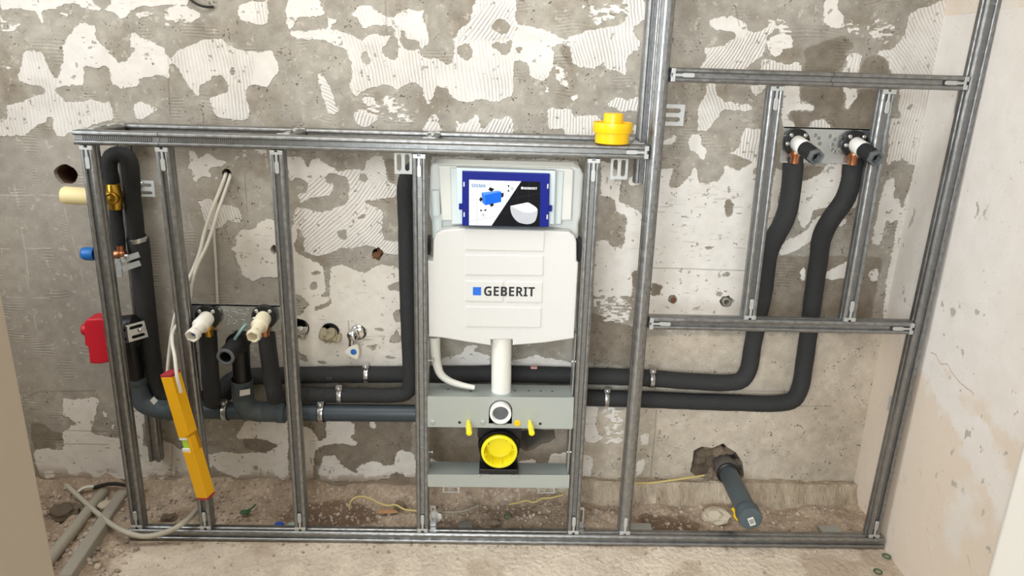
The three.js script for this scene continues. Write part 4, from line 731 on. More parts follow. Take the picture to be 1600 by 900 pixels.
// ---------------------------------------------------------------- grey waste pipe with elbow and branch
{
  const Z = -0.165, t = thing('waste_pipe', 'dark grey plastic waste pipe with elbow and branch running behind the studs', 'pipe', [-0.639, 0.344, -0.165]);
  part(t, 'main_pipe', sweep([[-0.984, 0.344, -0.165], [-0.795, 0.344, -0.165], [-0.6, 0.343, -0.165], [-0.405, 0.344, -0.165], [-0.193, 0.346, -0.165]], 0.0265, { radial: 24 }), M.greyPipe);
  const el = part(t, 'elbow', [sweep([[-1.063, 0.447, -0.16], [-1.063, 0.405, -0.16], [-1.051, 0.37, -0.162], [-1.018, 0.35, -0.165], [-0.973, 0.345, -0.165]], 0.031, { radial: 24 }), lathe([-1.064, 0.456, -0.16], [-1.063, 0.405, -0.16], [[0.0335, 0], [0.0345, 0.004], [0.0345, 0.02], [0.031, 0.022]], 26), lathe([-0.984, 0.345, -0.165], [-0.911, 0.344, -0.165], [[0.0315, 0], [0.0335, 0.004], [0.0335, 0.022], [0.027, 0.024]], 26)], M.drainGrey);
  part(el, 'sticker', plate([[-1.015, 0.393, -0.13], [-1.002, 0.406, -0.13], [-0.992, 0.392, -0.13], [-1.005, 0.379, -0.13]].map(xy), -0.127, 0.002), M.sticker);
  part(t, 'riser', lathe([-1.061, 0.433, -0.155], [-1.045, 0.591, -0.12], [[0.023, 0], [0.023, 0.16], [0, 0.16]], 24), M.black);
  const br = part(t, 'branch', [lathe([-0.742, 0.463, -0.14], [-0.746, 0.406, -0.145], [[0.0295, 0], [0.033, 0.002], [0.033, 0.014], [0.0315, 0.017], [0.0315, 0.06], [0, 0.06]], 28), sweep([[-0.745, 0.419, -0.145], [-0.744, 0.378, -0.15], [-0.73, 0.353, -0.158], [-0.694, 0.341, -0.165]], 0.0315, { radial: 24 }), lathe([-0.698, 0.343, -0.165], [-0.61, 0.343, -0.165], [[0.0305, 0], [0.0315, 0.002], [0.0315, 0.045], [0.034, 0.047], [0.034, 0.07], [0.027, 0.072]], 26)], M.drainGrey);
  part(br, 'sticker', plate([[-0.739, 0.44, -0.11], [-0.709, 0.446, -0.11], [-0.71, 0.428, -0.11], [-0.741, 0.421, -0.11]].map(xy), -0.108, 0.002), M.sticker);
}
// ---------------------------------------------------------------- basin outlet bend
{
  const t = thing('basin_drain_outlet', 'black plastic basin drain outlet pointing forward below the basin connectors', 'drain pipe', [-0.734, 0.517, -0.12]);
  part(t, 'vertical_pipe', sweep([[-0.741, 0.45, -0.14], [-0.736, 0.513, -0.13], [-0.73, 0.568, -0.12], [-0.724, 0.598, -0.11]], 0.0255, { radial: 24 }), M.black);
  const a = [-0.72, 0.604, -0.115], b = [-0.729, 0.592, 0], d = dist(a, b);
  const o = part(t, 'outlet', lathe(a, b, [[0, 0], [0.022, 0], [0.029, 0.006], [0.029, 0.03], [0.032, 0.032], [0.032, 0.042], [0.0255, 0.045], [0.0245, d - 0.006], [0.024, d], [0.0165, d], [0.0155, d - 0.004], [0.0155, d - 0.05], [0, d - 0.05]], 32), M.blackMatt);
  part(o, 'rubber_ring', lathe(b, [2 * b[0] - a[0], 2 * b[1] - a[1], 2 * b[2] - a[2]], [[0.0245, -0.003], [0.0245, 0.001], [0.0165, 0.002], [0.0165, -0.003]], 32), M.plugGrey);
}

// ---------------------------------------------------------------- connector plates with wall elbows
function connector(t, c, tip, kind) {
  // black gasket behind, plug pointing at tip, brass elbow below
  const d = dist(c, tip), g = part(t, 'gasket', lathe([c[0], c[1], c[2] - 0.002], [c[0], c[1], 9], [[0, 0], [0.034, 0], [0.034, 0.012], [0.031, 0.015], [0, 0.015]], 30), M.black, 'black rubber gasket');
  for (const a of [0.25, 0.75, 1.05]) { const x = c[0] + Math.cos(a * Math.PI) * 0.026, y = c[1] + Math.sin(a * Math.PI) * 0.026; part(g, 'screw', lathe([x, y, c[2] + 0.013], [x, y, 9], [[0.0055, 0], [0.0055, 0.002], [0.003, 0.0035], [0, 0.0035]], 12), M.steel); }
  part(t, 'elbow', [lathe([c[0], c[1] + 0.006, c[2] + 0.012], [c[0] + 0.002, c[1] - 0.2, c[2] + 0.006], [[0.012, 0], [0.014, 0.004], [0.014, 0.03], [0.0155, 0.031], [0.0155, 0.04], [0.011, 0.041], [0.011, 0.06]], 20)], kind === 'white' ? M.brass : M.copper, 'brass pipe elbow');
  if (kind === 'black') {
    const p = part(t, 'plug', lathe(c, tip, [[0, 0], [0.0205, 0], [0.0205, d * 0.42], [0.0195, d * 0.43], [0.0195, d * 0.44]], 28), M.white, 'white plug base');
    part(p, 'sleeve', lathe(c, tip, [[0.0195, d * 0.42], [0.0195, d * 0.88], [0.0185, d * 0.885]], 28), M.blackMatt, 'black plug sleeve');
    part(p, 'hex_end', lathe(c, tip, [[0.0185, d * 0.86], [0.0205, d * 0.88], [0.0205, d - 0.002], [0.019, d], [0.0125, d], [0.0125, d - 0.018], [0, d - 0.018]], 6), M.plugGrey, 'grey hexagonal socket');
    part(p, 'hex_hole', lathe(c, tip, [[0, d - 0.017], [0.0122, d - 0.017], [0.0122, d - 0.0165], [0, d - 0.0165]], 6), M.black);
  } else {
    const p = part(t, 'plug', lathe(c, tip, [[0, 0], [0.0205, 0], [0.0215, 0.004], [0.0215, d * 0.45], [0.0225, d * 0.46], [0.0225, d * 0.5], [0.016, d * 0.53], [0.0155, d * 0.78], [0.0165, d * 0.8]], 28), kind === 'white' ? M.plugWhite : M.plugCream);
    part(p, 'hex_end', lathe(c, tip, [[0.0155, d * 0.78], [0.0195, d * 0.82], [0.0195, d - 0.002], [0.018, d], [0.0135, d], [0.0125, d - 0.02], [0, d - 0.02]], 6), kind === 'white' ? M.plugWhite : M.plugCream);
    if (kind === 'white' && t.userData.blue) part(p, 'bore', lathe(c, tip, [[0, d - 0.019], [0.0125, d - 0.019], [0.0125, d - 0.018], [0, d - 0.018]], 6), M.blueDark);
  }
}
function platePunched(t, p0, p1, h, z, n) {
  const cx = (p0[0] + p1[0]) / 2, cy = (p0[1] + p1[1]) / 2, holes = [], pts = n;
  for (const [a, b] of pts) holes.push(ring2(cx + a, cy + b, 0.0042, 0.0042, 10).reverse());
  const w = p1[0] - p0[0];
  const pl = part(t, 'plate', [plate([[p0[0], cy - h / 2], [p1[0], cy - h / 2], [p1[0], cy + h / 2], [p0[0], cy + h / 2]], z, 0.003, { holes }), box(p0[0], p1[0], cy + h / 2 - 0.003, cy + h / 2, z - 0.012, z), box(p0[0], p1[0], cy - h / 2, cy - h / 2 + 0.003, z - 0.012, z)], M.zincPlate);
  for (const [a, b] of pts) part(pl, 'punched_rim', lathe([cx + a, cy + b, z - 0.001], [cx + a, cy + b, 9], [[0.0042, 0], [0.0062, 0.0005], [0.0055, 0.002], [0.0042, 0.002], [0.0038, -0.004]], 14), M.zincPlate);
}
{
  const t = thing('shower_connector_plate', 'shiny punched steel plate with two black shower connector plugs, between the upper right studs', 'connector plate', [0.88, 1.201, -0.055]);
  const a = [0.748, 1.198, -0.055], b = [1.006, 1.2, -0.055]; const zz = -0.055;
  platePunched(t, a, b, 0.092, zz, [[-0.045, 0.027], [-0.035, 0.02], [-0.03, 0.006], [-0.006, 0.026], [0.008, 0.018], [0.02, 0.024], [0.004, 0.004], [0.006, -0.008], [0.015, -0.013], [0.026, -0.009]]);
  connector(t, [0.78, 1.208, -0.05], [0.797, 1.18, 0.055], 'black');
  connector(t, [0.934, 1.208, -0.05], [0.948, 1.181, 0.055], 'black');
  { const e = [0.988, 1.226, -0.055]; part(t, 'end_bolt', [lathe([e[0] - 0.001, e[1] - 0.008, -0.05], [e[0] + 1, e[1] - 0.008, -0.02], [[0, 0], [0.013, 0], [0.013, 0.012], [0, 0.012]], 20), box(e[0] - 0.003, e[0] + 0.004, e[1] - 0.06, e[1] + 0.03, -0.075, -0.03)], M.zincPlate); }
}
{
  const t = thing('basin_connector_plate', 'dull punched steel plate with two white basin connector plugs, between the left studs', 'connector plate', [-0.712, 0.686, -0.055]);
  const a = [-0.848, 0.685, -0.055], b = [-0.585, 0.689, -0.055];
  platePunched(t, a, b, 0.075, -0.055, [[-0.04, 0.022], [-0.02, 0.016], [-0.012, 0.0], [-0.018, -0.014], [0.0, 0.022], [0.006, 0.012], [0.002, -0.012], [0.018, 0.018], [0.03, 0.008], [0.024, -0.01], [0.04, 0.022]]);
  t.userData.blue = 1; connector(t, [-0.784, 0.692, -0.05], [-0.795, 0.668, 0.045], 'white'); delete t.userData.blue;
  connector(t, [-0.629, 0.696, -0.05], [-0.634, 0.67, 0.045], 'cream');
  part(t, 'tape', sweep([[-0.718, 0.625, -0.05], [-0.702, 0.647, -0.045], [-0.685, 0.669, -0.052]], 0.004, { radial: 8 }), std('#8fb3b4', 0.5), 'pale blue tape');
}

// ---------------------------------------------------------------- fittings at the left end
{
  const c = [-1.018, 1.012, -0.085], t = thing('brass_inlet_valve', 'brass valve body with cream plastic cap at the left end of the frame', 'valve', c);
  part(t, 'body', [lathe([c[0] + 0.004, c[1] - 0.034, c[2]], [c[0], 9, c[2]], [[0.012, 0], [0.018, 0.002], [0.018, 0.014], [0.021, 0.02], [0.021, 0.048], [0.018, 0.054], [0.018, 0.068], [0.012, 0.07]], 8), lathe([c[0] + 0.004, c[1], c[2] + 0.008], [c[0] + 0.004, c[1], 9], [[0.018, 0], [0.018, 0.012], [0.014, 0.016], [0.013, 0.014], [0.007, 0.0145], [0, 0.016]], 24), lathe([c[0], c[1], c[2]], [-9, c[1], c[2]], [[0.02, 0], [0.022, 0.01], [0.022, 0.03], [0.016, 0.032]], 8)], M.brass);
  const e = [-1.149, 1.014, -0.085], f = [-1.042, 1.011, -0.085]; part(t, 'cap', lathe(f, e, [[0.0225, 0], [0.0235, dist(e, f) - 0.005], [0.021, dist(e, f)], [0, dist(e, f)]], 32), M.creamCap, 'cream plastic cap');
}
{
  const c = [-1.021, 0.852, -0.09], t = thing('capped_copper_stub', 'copper elbow on a small bracket with blue end cap at the left stud', 'pipe fitting', c);
  part(t, 'elbow', [lathe(c, [c[0] - 1, c[1] + 0.02, c[2] + 0.15], [[0, -0.012], [0.012, -0.012], [0.014, 0], [0.014, 0.014], [0.009, 0.016], [0.009, 0.06]], 20), lathe([c[0], c[1] - 0.004, c[2]], [c[0], 9, c[2]], [[0.01, 0], [0.01, 0.03]], 16)], M.copper);
  const f = [-1.092, 0.852, -0.09], e = [-1.125, 0.853, -0.09]; part(t, 'cap', lathe(f, e, [[0.0155, 0], [0.0185, 0.003], [0.0185, dist(e, f) - 0.006], [0.015, dist(e, f)], [0, dist(e, f)]], 10), M.blueCap, 'blue plastic cap');
  const b0 = [-1.03, 0.793, -0.07], b1 = [-1.007, 0.846, -0.07], w = b1[0] - b0[0];
  part(t, 'bracket', [box(b0[0], b0[0] + 0.016, b0[1], b1[1], -0.072, -0.069), ...[0, 1].map((i) => { const g = new THREE.BoxGeometry(0.048, 0.016, 0.003); g.rotateY(0.75); g.rotateZ(0.25); g.translate(b0[0] + 0.035, b1[1] - 0.006 - i * 0.024 + 0.006, -0.085); return g; })], M.zincPlate);
  part(t, 'screw', lathe([b1[0] + 0.008, b1[1] + 0.006, -0.075], [b1[0] + 0.008, b1[1] + 0.006, 9], [[0.006, 0], [0.006, 0.004], [0, 0.006]], 8), M.steel);
}
{
  const c = [-1.09, 0.615, -0.08], t = thing('red_capped_trap', 'bright red plastic cap on a black drain fitting clamped beside the left stud', 'pipe fitting', c);
  const o = [[-1.105, 0.539, -0.08], [-1.133, 0.54, -0.08], [-1.131, 0.591, -0.08], [-1.139, 0.597, -0.08], [-1.132, 0.663, -0.08], [-1.121, 0.674, -0.08], [-1.085, 0.677, -0.08], [-1.046, 0.67, -0.08], [-1.062, 0.548, -0.08]].map(xy);
  const cap = part(t, 'red_cap', plate(o, -0.055, 0.055, { bevel: 0.006 }), M.red, 'red plastic cap');
  const k = [-1.143, 0.634, -0.08]; part(cap, 'knob', lathe([k[0] + 0.02, k[1], -0.082], [-9, k[1], -0.082], [[0.018, 0], [0.018, 0.022], [0.0155, 0.027], [0, 0.027]], 26), M.red);
  part(t, 'body', [lathe([-1.055, 0.638, -0.09], [-0.993, 0.647, -0.09], [[0.03, 0], [0.033, 0.01], [0.033, 0.045], [0.028, 0.05], [0, 0.05]], 26), lathe([-1.028, 0.652, -0.09], [-1.033, 0.57, -0.1], [[0.024, 0], [0.028, 0.03], [0.028, 0.05], [0.024, 0.07]], 24)], M.black, 'black plastic body');
  const b = [-1.031, 0.608, -0.04], b2 = [-1.003, 0.657, -0.04]; const yy0 = b[1], yy1 = b2[1];
  const clampG = plate([[0, 0], [0.05, 0], [0.05, yy1 - yy0], [0, yy1 - yy0]], 0.003, 0.003, { holes: [slot2(0.026, 0.011, 0.013, 0.0045), slot2(0.026, yy1 - yy0 - 0.011, 0.013, 0.0045)] });
  const g2 = clampG.clone(); g2.scale(0.5, 1, 1); g2.translate(b[0] - 0.006, yy0, -0.052); clampG.rotateY(0.7); clampG.rotateZ(0.12); clampG.translate(b[0] + 0.019, yy0 + 0.002, -0.052);
  const cl = part(t, 'clamp', [g2, clampG], M.zincPlate); part(cl, 'screw', lathe([b[0] + 0.045, yy0 + 0.032, -0.07], [b[0] + 0.03, yy0 + 0.032, 1], [[0.0055, 0], [0.0055, 0.004], [0, 0.006]], 12), M.steel);
}

{
  const g = new TextGeometry('CE', { font, size: 0.009, depth: 0.0005, curveSegments: 3 }), p = [-0.504, 0.441, -0.198]; g.translate(p[0], p[1] - 0.003, -0.1985);
  solo('pipe_print', 'faint CE print on the upper black insulated pipe', 'print', p, g, std('#5b5d5f', 0.7));
}
// ---------------------------------------------------------------- pipe clamps
function clamp2(label, c, dir, r, w, up = 1) {
  const t = thing('pipe_clamp', label, 'pipe clamp', c, 'steel pipe clamps'), d = V(dir).normalize(), a = V(c).addScaledVector(d, -w / 2), b = V(c).addScaledVector(d, w / 2);
  part(t, 'band', lathe([a.x, a.y, a.z], [b.x, b.y, b.z], [[r, 0], [r + 0.002, 0], [r + 0.002, w], [r, w], [r, 0]], 30), M.steel);
  part(t, 'rubber_liner', lathe([a.x - d.x * 0.003, a.y - d.y * 0.003, a.z - d.z * 0.003], [b.x, b.y, b.z], [[r - 0.001, 0], [r + 0.0009, 0], [r + 0.0009, w + 0.006], [r - 0.001, w + 0.006]], 30), M.blackMatt);
  const lx = c[0], ly = c[1] + up * (r + 0.006), lz = c[2] + 0.008;
  const l = part(t, 'lug', [rbox(lx - 0.009, lx + 0.009, ly - 0.006, ly + 0.007, lz - 0.004, lz, 0.001), rbox(lx - 0.009, lx + 0.009, ly - 0.006, ly + 0.007, lz + 0.004, lz + 0.008, 0.001)], M.steel);
  part(l, 'screw', lathe([lx, ly, lz - 0.008], [lx, ly, 9], [[0.0035, 0], [0.0035, 0.018], [0.006, 0.0185], [0.006, 0.022], [0, 0.0225]], 8), M.steel);
}
clamp2('steel clamp on the grey waste pipe left of the branch', [-0.808, 0.343, -0.165], [1, 0, 0], 0.0285, 0.014);
clamp2('steel clamp on the grey waste pipe right of the third stud', [-0.517, 0.342, -0.165], [1, 0, 0], 0.0285, 0.014);
clamp2('steel clamp on the upper insulated pipe below the blue angle valve', [-0.387, 0.446, -0.226], [1, 0, 0], 0.0255, 0.012);
clamp2('steel clamp on the middle insulated pipe above the grey waste pipe', [-0.462, 0.397, -0.178], [1, 0, 0], 0.0225, 0.012);
clamp2('steel clamp on the upper right insulated pipe beside the tall post', [0.501, 0.453, -0.215], [1, 0, 0], 0.0255, 0.012);
clamp2('steel clamp on the lower right insulated pipe next to the cistern stud', [0.364, 0.383, -0.217], [1, 0, 0], 0.0255, 0.012);
clamp2('steel clamp around the hairpin pipe at the left end', [-0.986, 0.888, -0.121], [0.15, -1, -0.1], 0.0235, 0.012, 0);

// ---------------------------------------------------------------- old fittings in the wall
{
  const c = [-0.423, 0.574, -0.24], t = thing('angle_valve', 'old chrome angle valve with white and blue triangular handle on the wall', 'valve', c);
  part(t, 'rosette', lathe([c[0] + 0.01, c[1], -0.256], [c[0] + 0.01, c[1], 9], [[0.026, 0], [0.025, 0.005], [0.016, 0.012], [0, 0.013]], 28), M.chrome);
  part(t, 'body', [lathe([c[0] - 0.002, c[1] + 0.002, -0.25], [c[0] - 0.006, c[1] - 0.004, 0.2], [[0.014, 0], [0.018, 0.01], [0.018, 0.03], [0.014, 0.036], [0.009, 0.037], [0.009, 0.042], [0, 0.042]], 8), lathe([c[0] - 0.004, c[1], -0.225], [c[0] - 0.02, c[1] - 0.4, -0.14], [[0.01, 0], [0.01, 0.032]], 16)], M.chrome);
  const h = [-0.423, 0.529, -0.215], s = new THREE.Shape(); s.moveTo(-0.024, -0.002); s.quadraticCurveTo(-0.012, 0.018, 0.012, 0.018); s.quadraticCurveTo(0.022, 0.0, 0.012, -0.024); s.quadraticCurveTo(-0.008, -0.02, -0.024, -0.002);
  const g = new THREE.ExtrudeGeometry(s, { depth: 0.012, bevelEnabled: true, bevelSize: 0.002, bevelThickness: 0.002, bevelSegments: 3 }); g.translate(h[0], h[1], h[2] - 0.006);
  const hd = part(t, 'handle', g, M.plugWhite); part(hd, 'blue_dot', lathe([h[0] + 0.002, h[1] - 0.001, h[2] + 0.0075], [h[0] + 0.002, h[1], 9], [[0.0095, 0], [0.0095, 0.001], [0, 0.0012]], 20), M.blueCap, 'blue dot');
}
function lumpy(r, s, sx = 1, sy = 1, sz = 1, det = 3, amp = 0.5) {
  const g = new THREE.IcosahedronGeometry(1, det), p = g.attributes.position; for (let i = 0; i < p.count; i++) { const x = p.getX(i), y = p.getY(i), z = p.getZ(i); const k = 1 + amp * (fbm(x * 1.7 + s * 3.1 + 20, y * 1.7 + z * 1.3 + s + 20, 3) - 0.5); p.setXYZ(i, x * k * r * sx, y * k * r * sy, z * k * r * sz); }
  g.computeVertexNormals(); return g;
}
const lumpAt = (c, ...a) => { const g = lumpy(...a); g.translate(c[0], c[1], c[2]); return g; };
{
  const c = [-0.501, 0.572, -0.25], t = thing('rag_stuffed_pipe', 'open wall pipe stuffed with a crumpled rag left of the blue angle valve', 'pipe', c);
  part(t, 'pipe_end', lathe([c[0], c[1] + 0.004, -0.33], [c[0], c[1] + 0.004, 9], [[0.027, 0], [0.027, 0.082], [0.0235, 0.082], [0.0235, 0]], 24), M.blackMatt);
  part(t, 'rag', [lumpAt([c[0] - 0.006, c[1] - 0.008, -0.247], 0.024, 3, 1, 0.9, 0.8, 5, 1.6), lumpAt([c[0] + 0.014, c[1] - 0.01, -0.248], 0.019, 8, 1.1, 0.9, 0.8, 5, 1.6)], M.rag, 'crumpled grey rag');
}
{
  const c = [-0.593, 0.581, -0.25], t = thing('plastic_stuffed_hole', 'round wall hole filled with shiny crumpled plastic beside the third stud', 'pipe', c);
  part(t, 'pipe_end', lathe([c[0], c[1] + 0.004, -0.33], [c[0], c[1] + 0.004, 9], [[0.029, 0], [0.029, 0.077], [0.026, 0.077], [0.026, 0]], 24), M.blackMatt);
  part(t, 'crumpled_plastic', lumpAt([c[0] + 0.002, c[1] - 0.008, -0.252], 0.022, 5, 1, 1, 0.5, 4, 1.2), std('#b9b6ae', 0.2, 0.3));
}
for (const [c, r, l] of [[[0.553, 0.704, -0.255], 0.012, 'corroded old pipe stub in the wall, left of two above the middle rail'], [[0.719, 0.7, -0.255], 0.0125, 'open grey pipe stub in the wall beside the lower shower stud']]) {
  const t = thing('pipe_stub', l, 'pipe', c, 'old pipe stubs in the wall'); part(t, 'tube', lathe([c[0], c[1], -0.3], [c[0], c[1], 9], [[r, 0], [r, 0.052], [r - 0.001, 0.056], [r - 0.004, 0.056], [r - 0.005, 0.05], [r - 0.005, 0]], 22), r > 0.0122 ? M.conduitPale : M.conduit);
  if (r < 0.0122) part(t, 'corroded_end', lumpAt([c[0] + 0.001, c[1] - 0.002, -0.247], 0.0085, 2, 1, 1.3, 0.7, 3, 1.2), M.rust);
}
solo('brick_breakout', 'rough crumbled brown plug in the wall above the angle valve', 'rubble', [-0.346, 0.824, -0.26], [lumpAt([-0.351, 0.813, -0.265], 0.014, 11, 1.1, 1, 0.7, 4, 1.3), lumpAt([-0.34, 0.832, -0.268], 0.011, 12, 1, 1.2, 0.7, 4, 1.3)], M.rust);
solo('wall_sleeve', 'round reddish brown pipe sleeve in the hole above the cream cap', 'pipe', [-1.295, 1.023, -0.36], lathe([[-1.234, 1.041, -0.255][0], [-1.234, 1.041, -0.255][1], -0.392], [[-1.234, 1.041, -0.255][0], [-1.234, 1.041, -0.255][1], 9], [[0, 0], [0.029, 0], [0.0305, 0.01], [0.0305, 0.12], [0.0275, 0.12], [0.0275, 0.004], [0, 0.004]], 26), M.brownHole);
// broken opening around the shower drain
{
  const t = thing('broken_rubble', 'crumbled concrete and mortar lumps in the broken opening behind the capped drain', 'rubble', [0.732, 0.116, -0.28]);
  for (const [p, r, s] of [[[0.715, 0.144, -0.285], 0.03, 21], [[0.759, 0.152, -0.29], 0.028, 22], [[0.704, 0.099, -0.275], 0.022, 23], [[0.749, 0.087, -0.275], 0.027, 24], [[0.735, 0.112, -0.29], 0.026, 25], [[0.833, 0.111, -0.29], 0.02, 26], [[0.687, 0.14, -0.275], 0.013, 27], [[0.722, 0.174, -0.275], 0.012, 28], [[0.775, 0.082, -0.268], 0.014, 29], [[0.721, 0.078, -0.266], 0.012, 30], [[0.841, 0.093, -0.268], 0.012, 31], [[0.801, 0.17, -0.28], 0.013, 32]]) part(t, 'lump', lumpAt(p, r, s, 1, 0.9, 0.8, 5, 1.9), s % 2 ? M.rubble : M.stone);
}
{
  const a = [0.788, 0.117, -0.3], b = [0.764, 0.136, 0.055], d = dist(a, b), t = thing('shower_drain_pipe', 'dark grey drain pipe with end cap sticking out of the broken wall at lower right', 'drain pipe', b);
  const body = part(t, 'pipe', lathe(a, b, [[0.03, 0], [0.03, d - 0.05], [0.03, d - 0.03]], 34), M.drainGrey);
  part(t, 'old_socket', lathe([0.787, 0.119, -0.3], b, [[0.034, 0], [0.034, 0.04], [0.0375, 0.043], [0.0375, 0.085], [0.034, 0.089], [0.029, 0.089]], 30), std('#77706a', 0.75, 0, { bumpMap: noiseFine, bumpScale: 0.002 }), 'dusty old pipe socket');
  part(t, 'seal_ring', lathe([0.787, 0.119, -0.3], b, [[0.0365, 0.086], [0.0375, 0.089], [0.0365, 0.094], [0.029, 0.095]], 30), M.black);
  const ec = part(t, 'end_cap', lathe(a, b, [[0.03, d - 0.045], [0.0345, d - 0.043], [0.0358, d - 0.036], [0.0345, d - 0.03], [0.0345, d - 0.003], [0.032, d], [0, d]], 36), M.drainGrey);
  // white bar code sticker on the cap
  const n = V(b).sub(V(a)).normalize(), u = new THREE.Vector3(0.9, 0.42, 0); u.addScaledVector(n, -u.dot(n)).normalize(); const vv = new THREE.Vector3().crossVectors(n, u), o = V(b).addScaledVector(n, 0.0006).addScaledVector(vv, -0.008);
  const sg = new THREE.BoxGeometry(0.017, 0.026, 0.0006); sg.applyMatrix4(basis(o, u, vv, n)); const st = part(ec, 'sticker', sg, M.sticker, 'white sticker with printed bars');
  part(st, 'printed_bars', [0, 1, 2, 3].map((i) => { const g = new THREE.BoxGeometry(0.0018, 0.016, 0.0003); g.translate(-0.0048 + i * 0.0032, 0, 0.0005); g.applyMatrix4(basis(o, u, vv, n)); return g; }), M.ink);
}
solo('yellow_tape_scrap', 'small yellow plastic scrap on the floor against the capped drain', 'scrap', [0.789, 0.03, -0.127], (() => { const g = new THREE.ExtrudeGeometry(shapeOf([[-0.012, 0.016], [-0.002, 0.022], [0.012, -0.012], [0.006, -0.022], [-0.006, -0.008], [-0.004, 0.004]]), { depth: 0.006, bevelEnabled: false }); g.rotateX(-0.5); const p = [0.786, 0.03, -0.124]; g.translate(p[0], p[1], p[2]); return g; })(), M.capYellow);

// ---------------------------------------------------------------- spirit level
{
  const a = V([-0.86, 0.564, 0.05]), b = V([-0.802, 0.186, 0.05]), L = a.distanceTo(b), t = thing('spirit_level', 'yellow spirit level with green vial leaning on the second stud', 'spirit level', [b.x, b.y, b.z]);
  const d = a.clone().sub(b).normalize(), n = new THREE.Vector3(-0.28, 0, 0.96).addScaledVector(d, -new THREE.Vector3(-0.28, 0, 0.96).dot(d)).normalize(), u = new THREE.Vector3().crossVectors(d, n);
  const bs = basis(b, u, d, n), seg = (x0, x1, y0, y1, z0, z1, r = 0.002) => { const g = rbox(x0, x1, y0, y1, z0, z1, r); g.applyMatrix4(bs); return g; };
  const W2 = 0.018, D2 = 0.018, vy = L * 0.46;
  const body = part(t, 'body', [seg(-W2, W2, 0.004, vy - 0.024, -D2, D2), seg(-W2, W2, vy + 0.02, L - 0.004, -D2, D2), seg(0.008, W2, vy - 0.03, vy + 0.03, -D2, D2), seg(-W2, W2, vy - 0.03, vy + 0.03, -D2, -0.004)], M.levelYellow);
  part(body, 'vial_housing', [seg(-W2, 0.009, vy - 0.024, vy - 0.014, -0.004, D2 - 0.0005, 0.001), seg(-W2, 0.009, vy + 0.012, vy + 0.02, -0.004, D2 - 0.0005, 0.001)], M.white);
  part(body, 'vial', seg(-W2 + 0.002, 0.008, vy - 0.016, vy + 0.012, -0.002, D2 - 0.004, 0.003), M.vial, 'green liquid vial');
  part(t, 'end_cap', seg(-W2, W2, L - 0.004, L + 0.003, -D2, D2, 0.001), M.levelRed, 'dark red end cap');
  part(t, 'end_cap', seg(-W2, W2, -0.002, 0.004, -D2, D2, 0.001), M.levelRed, 'dark red end cap');
}

// ---------------------------------------------------------------- cables
const cable = (label, pts, r, mat = M.cable, g) => solo('cable', label, 'cable', pts[pts.length - 1], sweep(pts, r, { radial: 10 }), mat, g);
cable('white cable from the wall hole passing behind the second stud to the spirit level', [[-0.793, 1.049, -0.3], [-0.774, 1.051, -0.24], [-0.786, 1.012, -0.22], [-0.808, 0.949, -0.19], [-0.822, 0.897, -0.17], [-0.828, 0.849, -0.14], [-0.842, 0.801, -0.11], [-0.855, 0.763, -0.08], [-0.871, 0.713, -0.06], [-0.885, 0.66, -0.05], [-0.901, 0.593, -0.05], [-0.912, 0.509, -0.04], [-0.909, 0.409, -0.04]], 0.005, M.cable, 'white cables from the wall hole');
cable('white cable with loose end hanging in front of the spirit level', [[-0.782, 1.047, -0.3], [-0.763, 1.047, -0.245], [-0.774, 1.007, -0.225], [-0.79, 0.953, -0.2], [-0.802, 0.902, -0.175], [-0.814, 0.859, -0.15], [-0.83, 0.817, -0.12], [-0.843, 0.766, -0.1], [-0.849, 0.722, -0.09], [-0.868, 0.675, -0.062], [-0.878, 0.651, -0.035], [-0.864, 0.637, 0.01], [-0.843, 0.613, 0.05], [-0.83, 0.564, 0.078], [-0.824, 0.522, 0.078]], 0.0048, M.cable, 'white cables from the wall hole');
cable('thin white cable hanging straight down behind the basin connector plate', [[-0.796, 1.045, -0.3], [-0.779, 1.044, -0.248], [-0.803, 0.994, -0.246], [-0.816, 0.947, -0.245], [-0.824, 0.87, -0.245], [-0.827, 0.792, -0.245], [-0.833, 0.671, -0.245], [-0.836, 0.609, -0.245]], 0.0042, M.cable, 'white cables from the wall hole');
cable('thick grey white cable looping over the floor at the left corner of the bottom rail', [[-1.375, 0.03, -0.234], [-1.293, 0.03, -0.163], [-1.203, 0.032, -0.087], [-1.12, 0.036, -0.019], [-1.046, 0.047, 0.034], [-1.004, 0.033, 0.03], [-0.948, 0.044, 0.028], [-0.901, 0.066, 0.024], [-0.887, 0.065, -0.02], [-0.883, 0.062, -0.06]], 0.0078, M.cableGrey);
cable('dark bent wires sticking out of the wall at the top edge', [[-0.833, 1.53, -0.25], [-0.821, 1.517, -0.245], [-0.804, 1.508, -0.243], [-0.786, 1.504, -0.245], [-0.768, 1.505, -0.252]], 0.0035, M.wireDark);
solo('tape_scrap', 'small pink tape scrap on the insulated pipe right of the flush pipe', 'tape', [0.131, 0.491, -0.2], (() => { const g = rbox(-0.01, 0.01, -0.003, 0.003, -0.006, 0.006, 0.001); const p = [0.131, 0.491, -0.2]; g.translate(p[0], p[1], p[2]); return g; })(), M.pinkTag);
cable('short white cable end lying in the rubble by the wall', [[-1.318, 0.03, -0.198], [-1.3, 0.04, -0.205], [-1.274, 0.04, -0.213]], 0.005);
cable('dark cable pair along the foot of the wall behind the conduits', [[-1.275, 0.035, -0.213], [-1.234, 0.05, -0.21], [-1.206, 0.05, -0.214], [-1.149, 0.05, -0.201]], 0.006, M.wireDark);
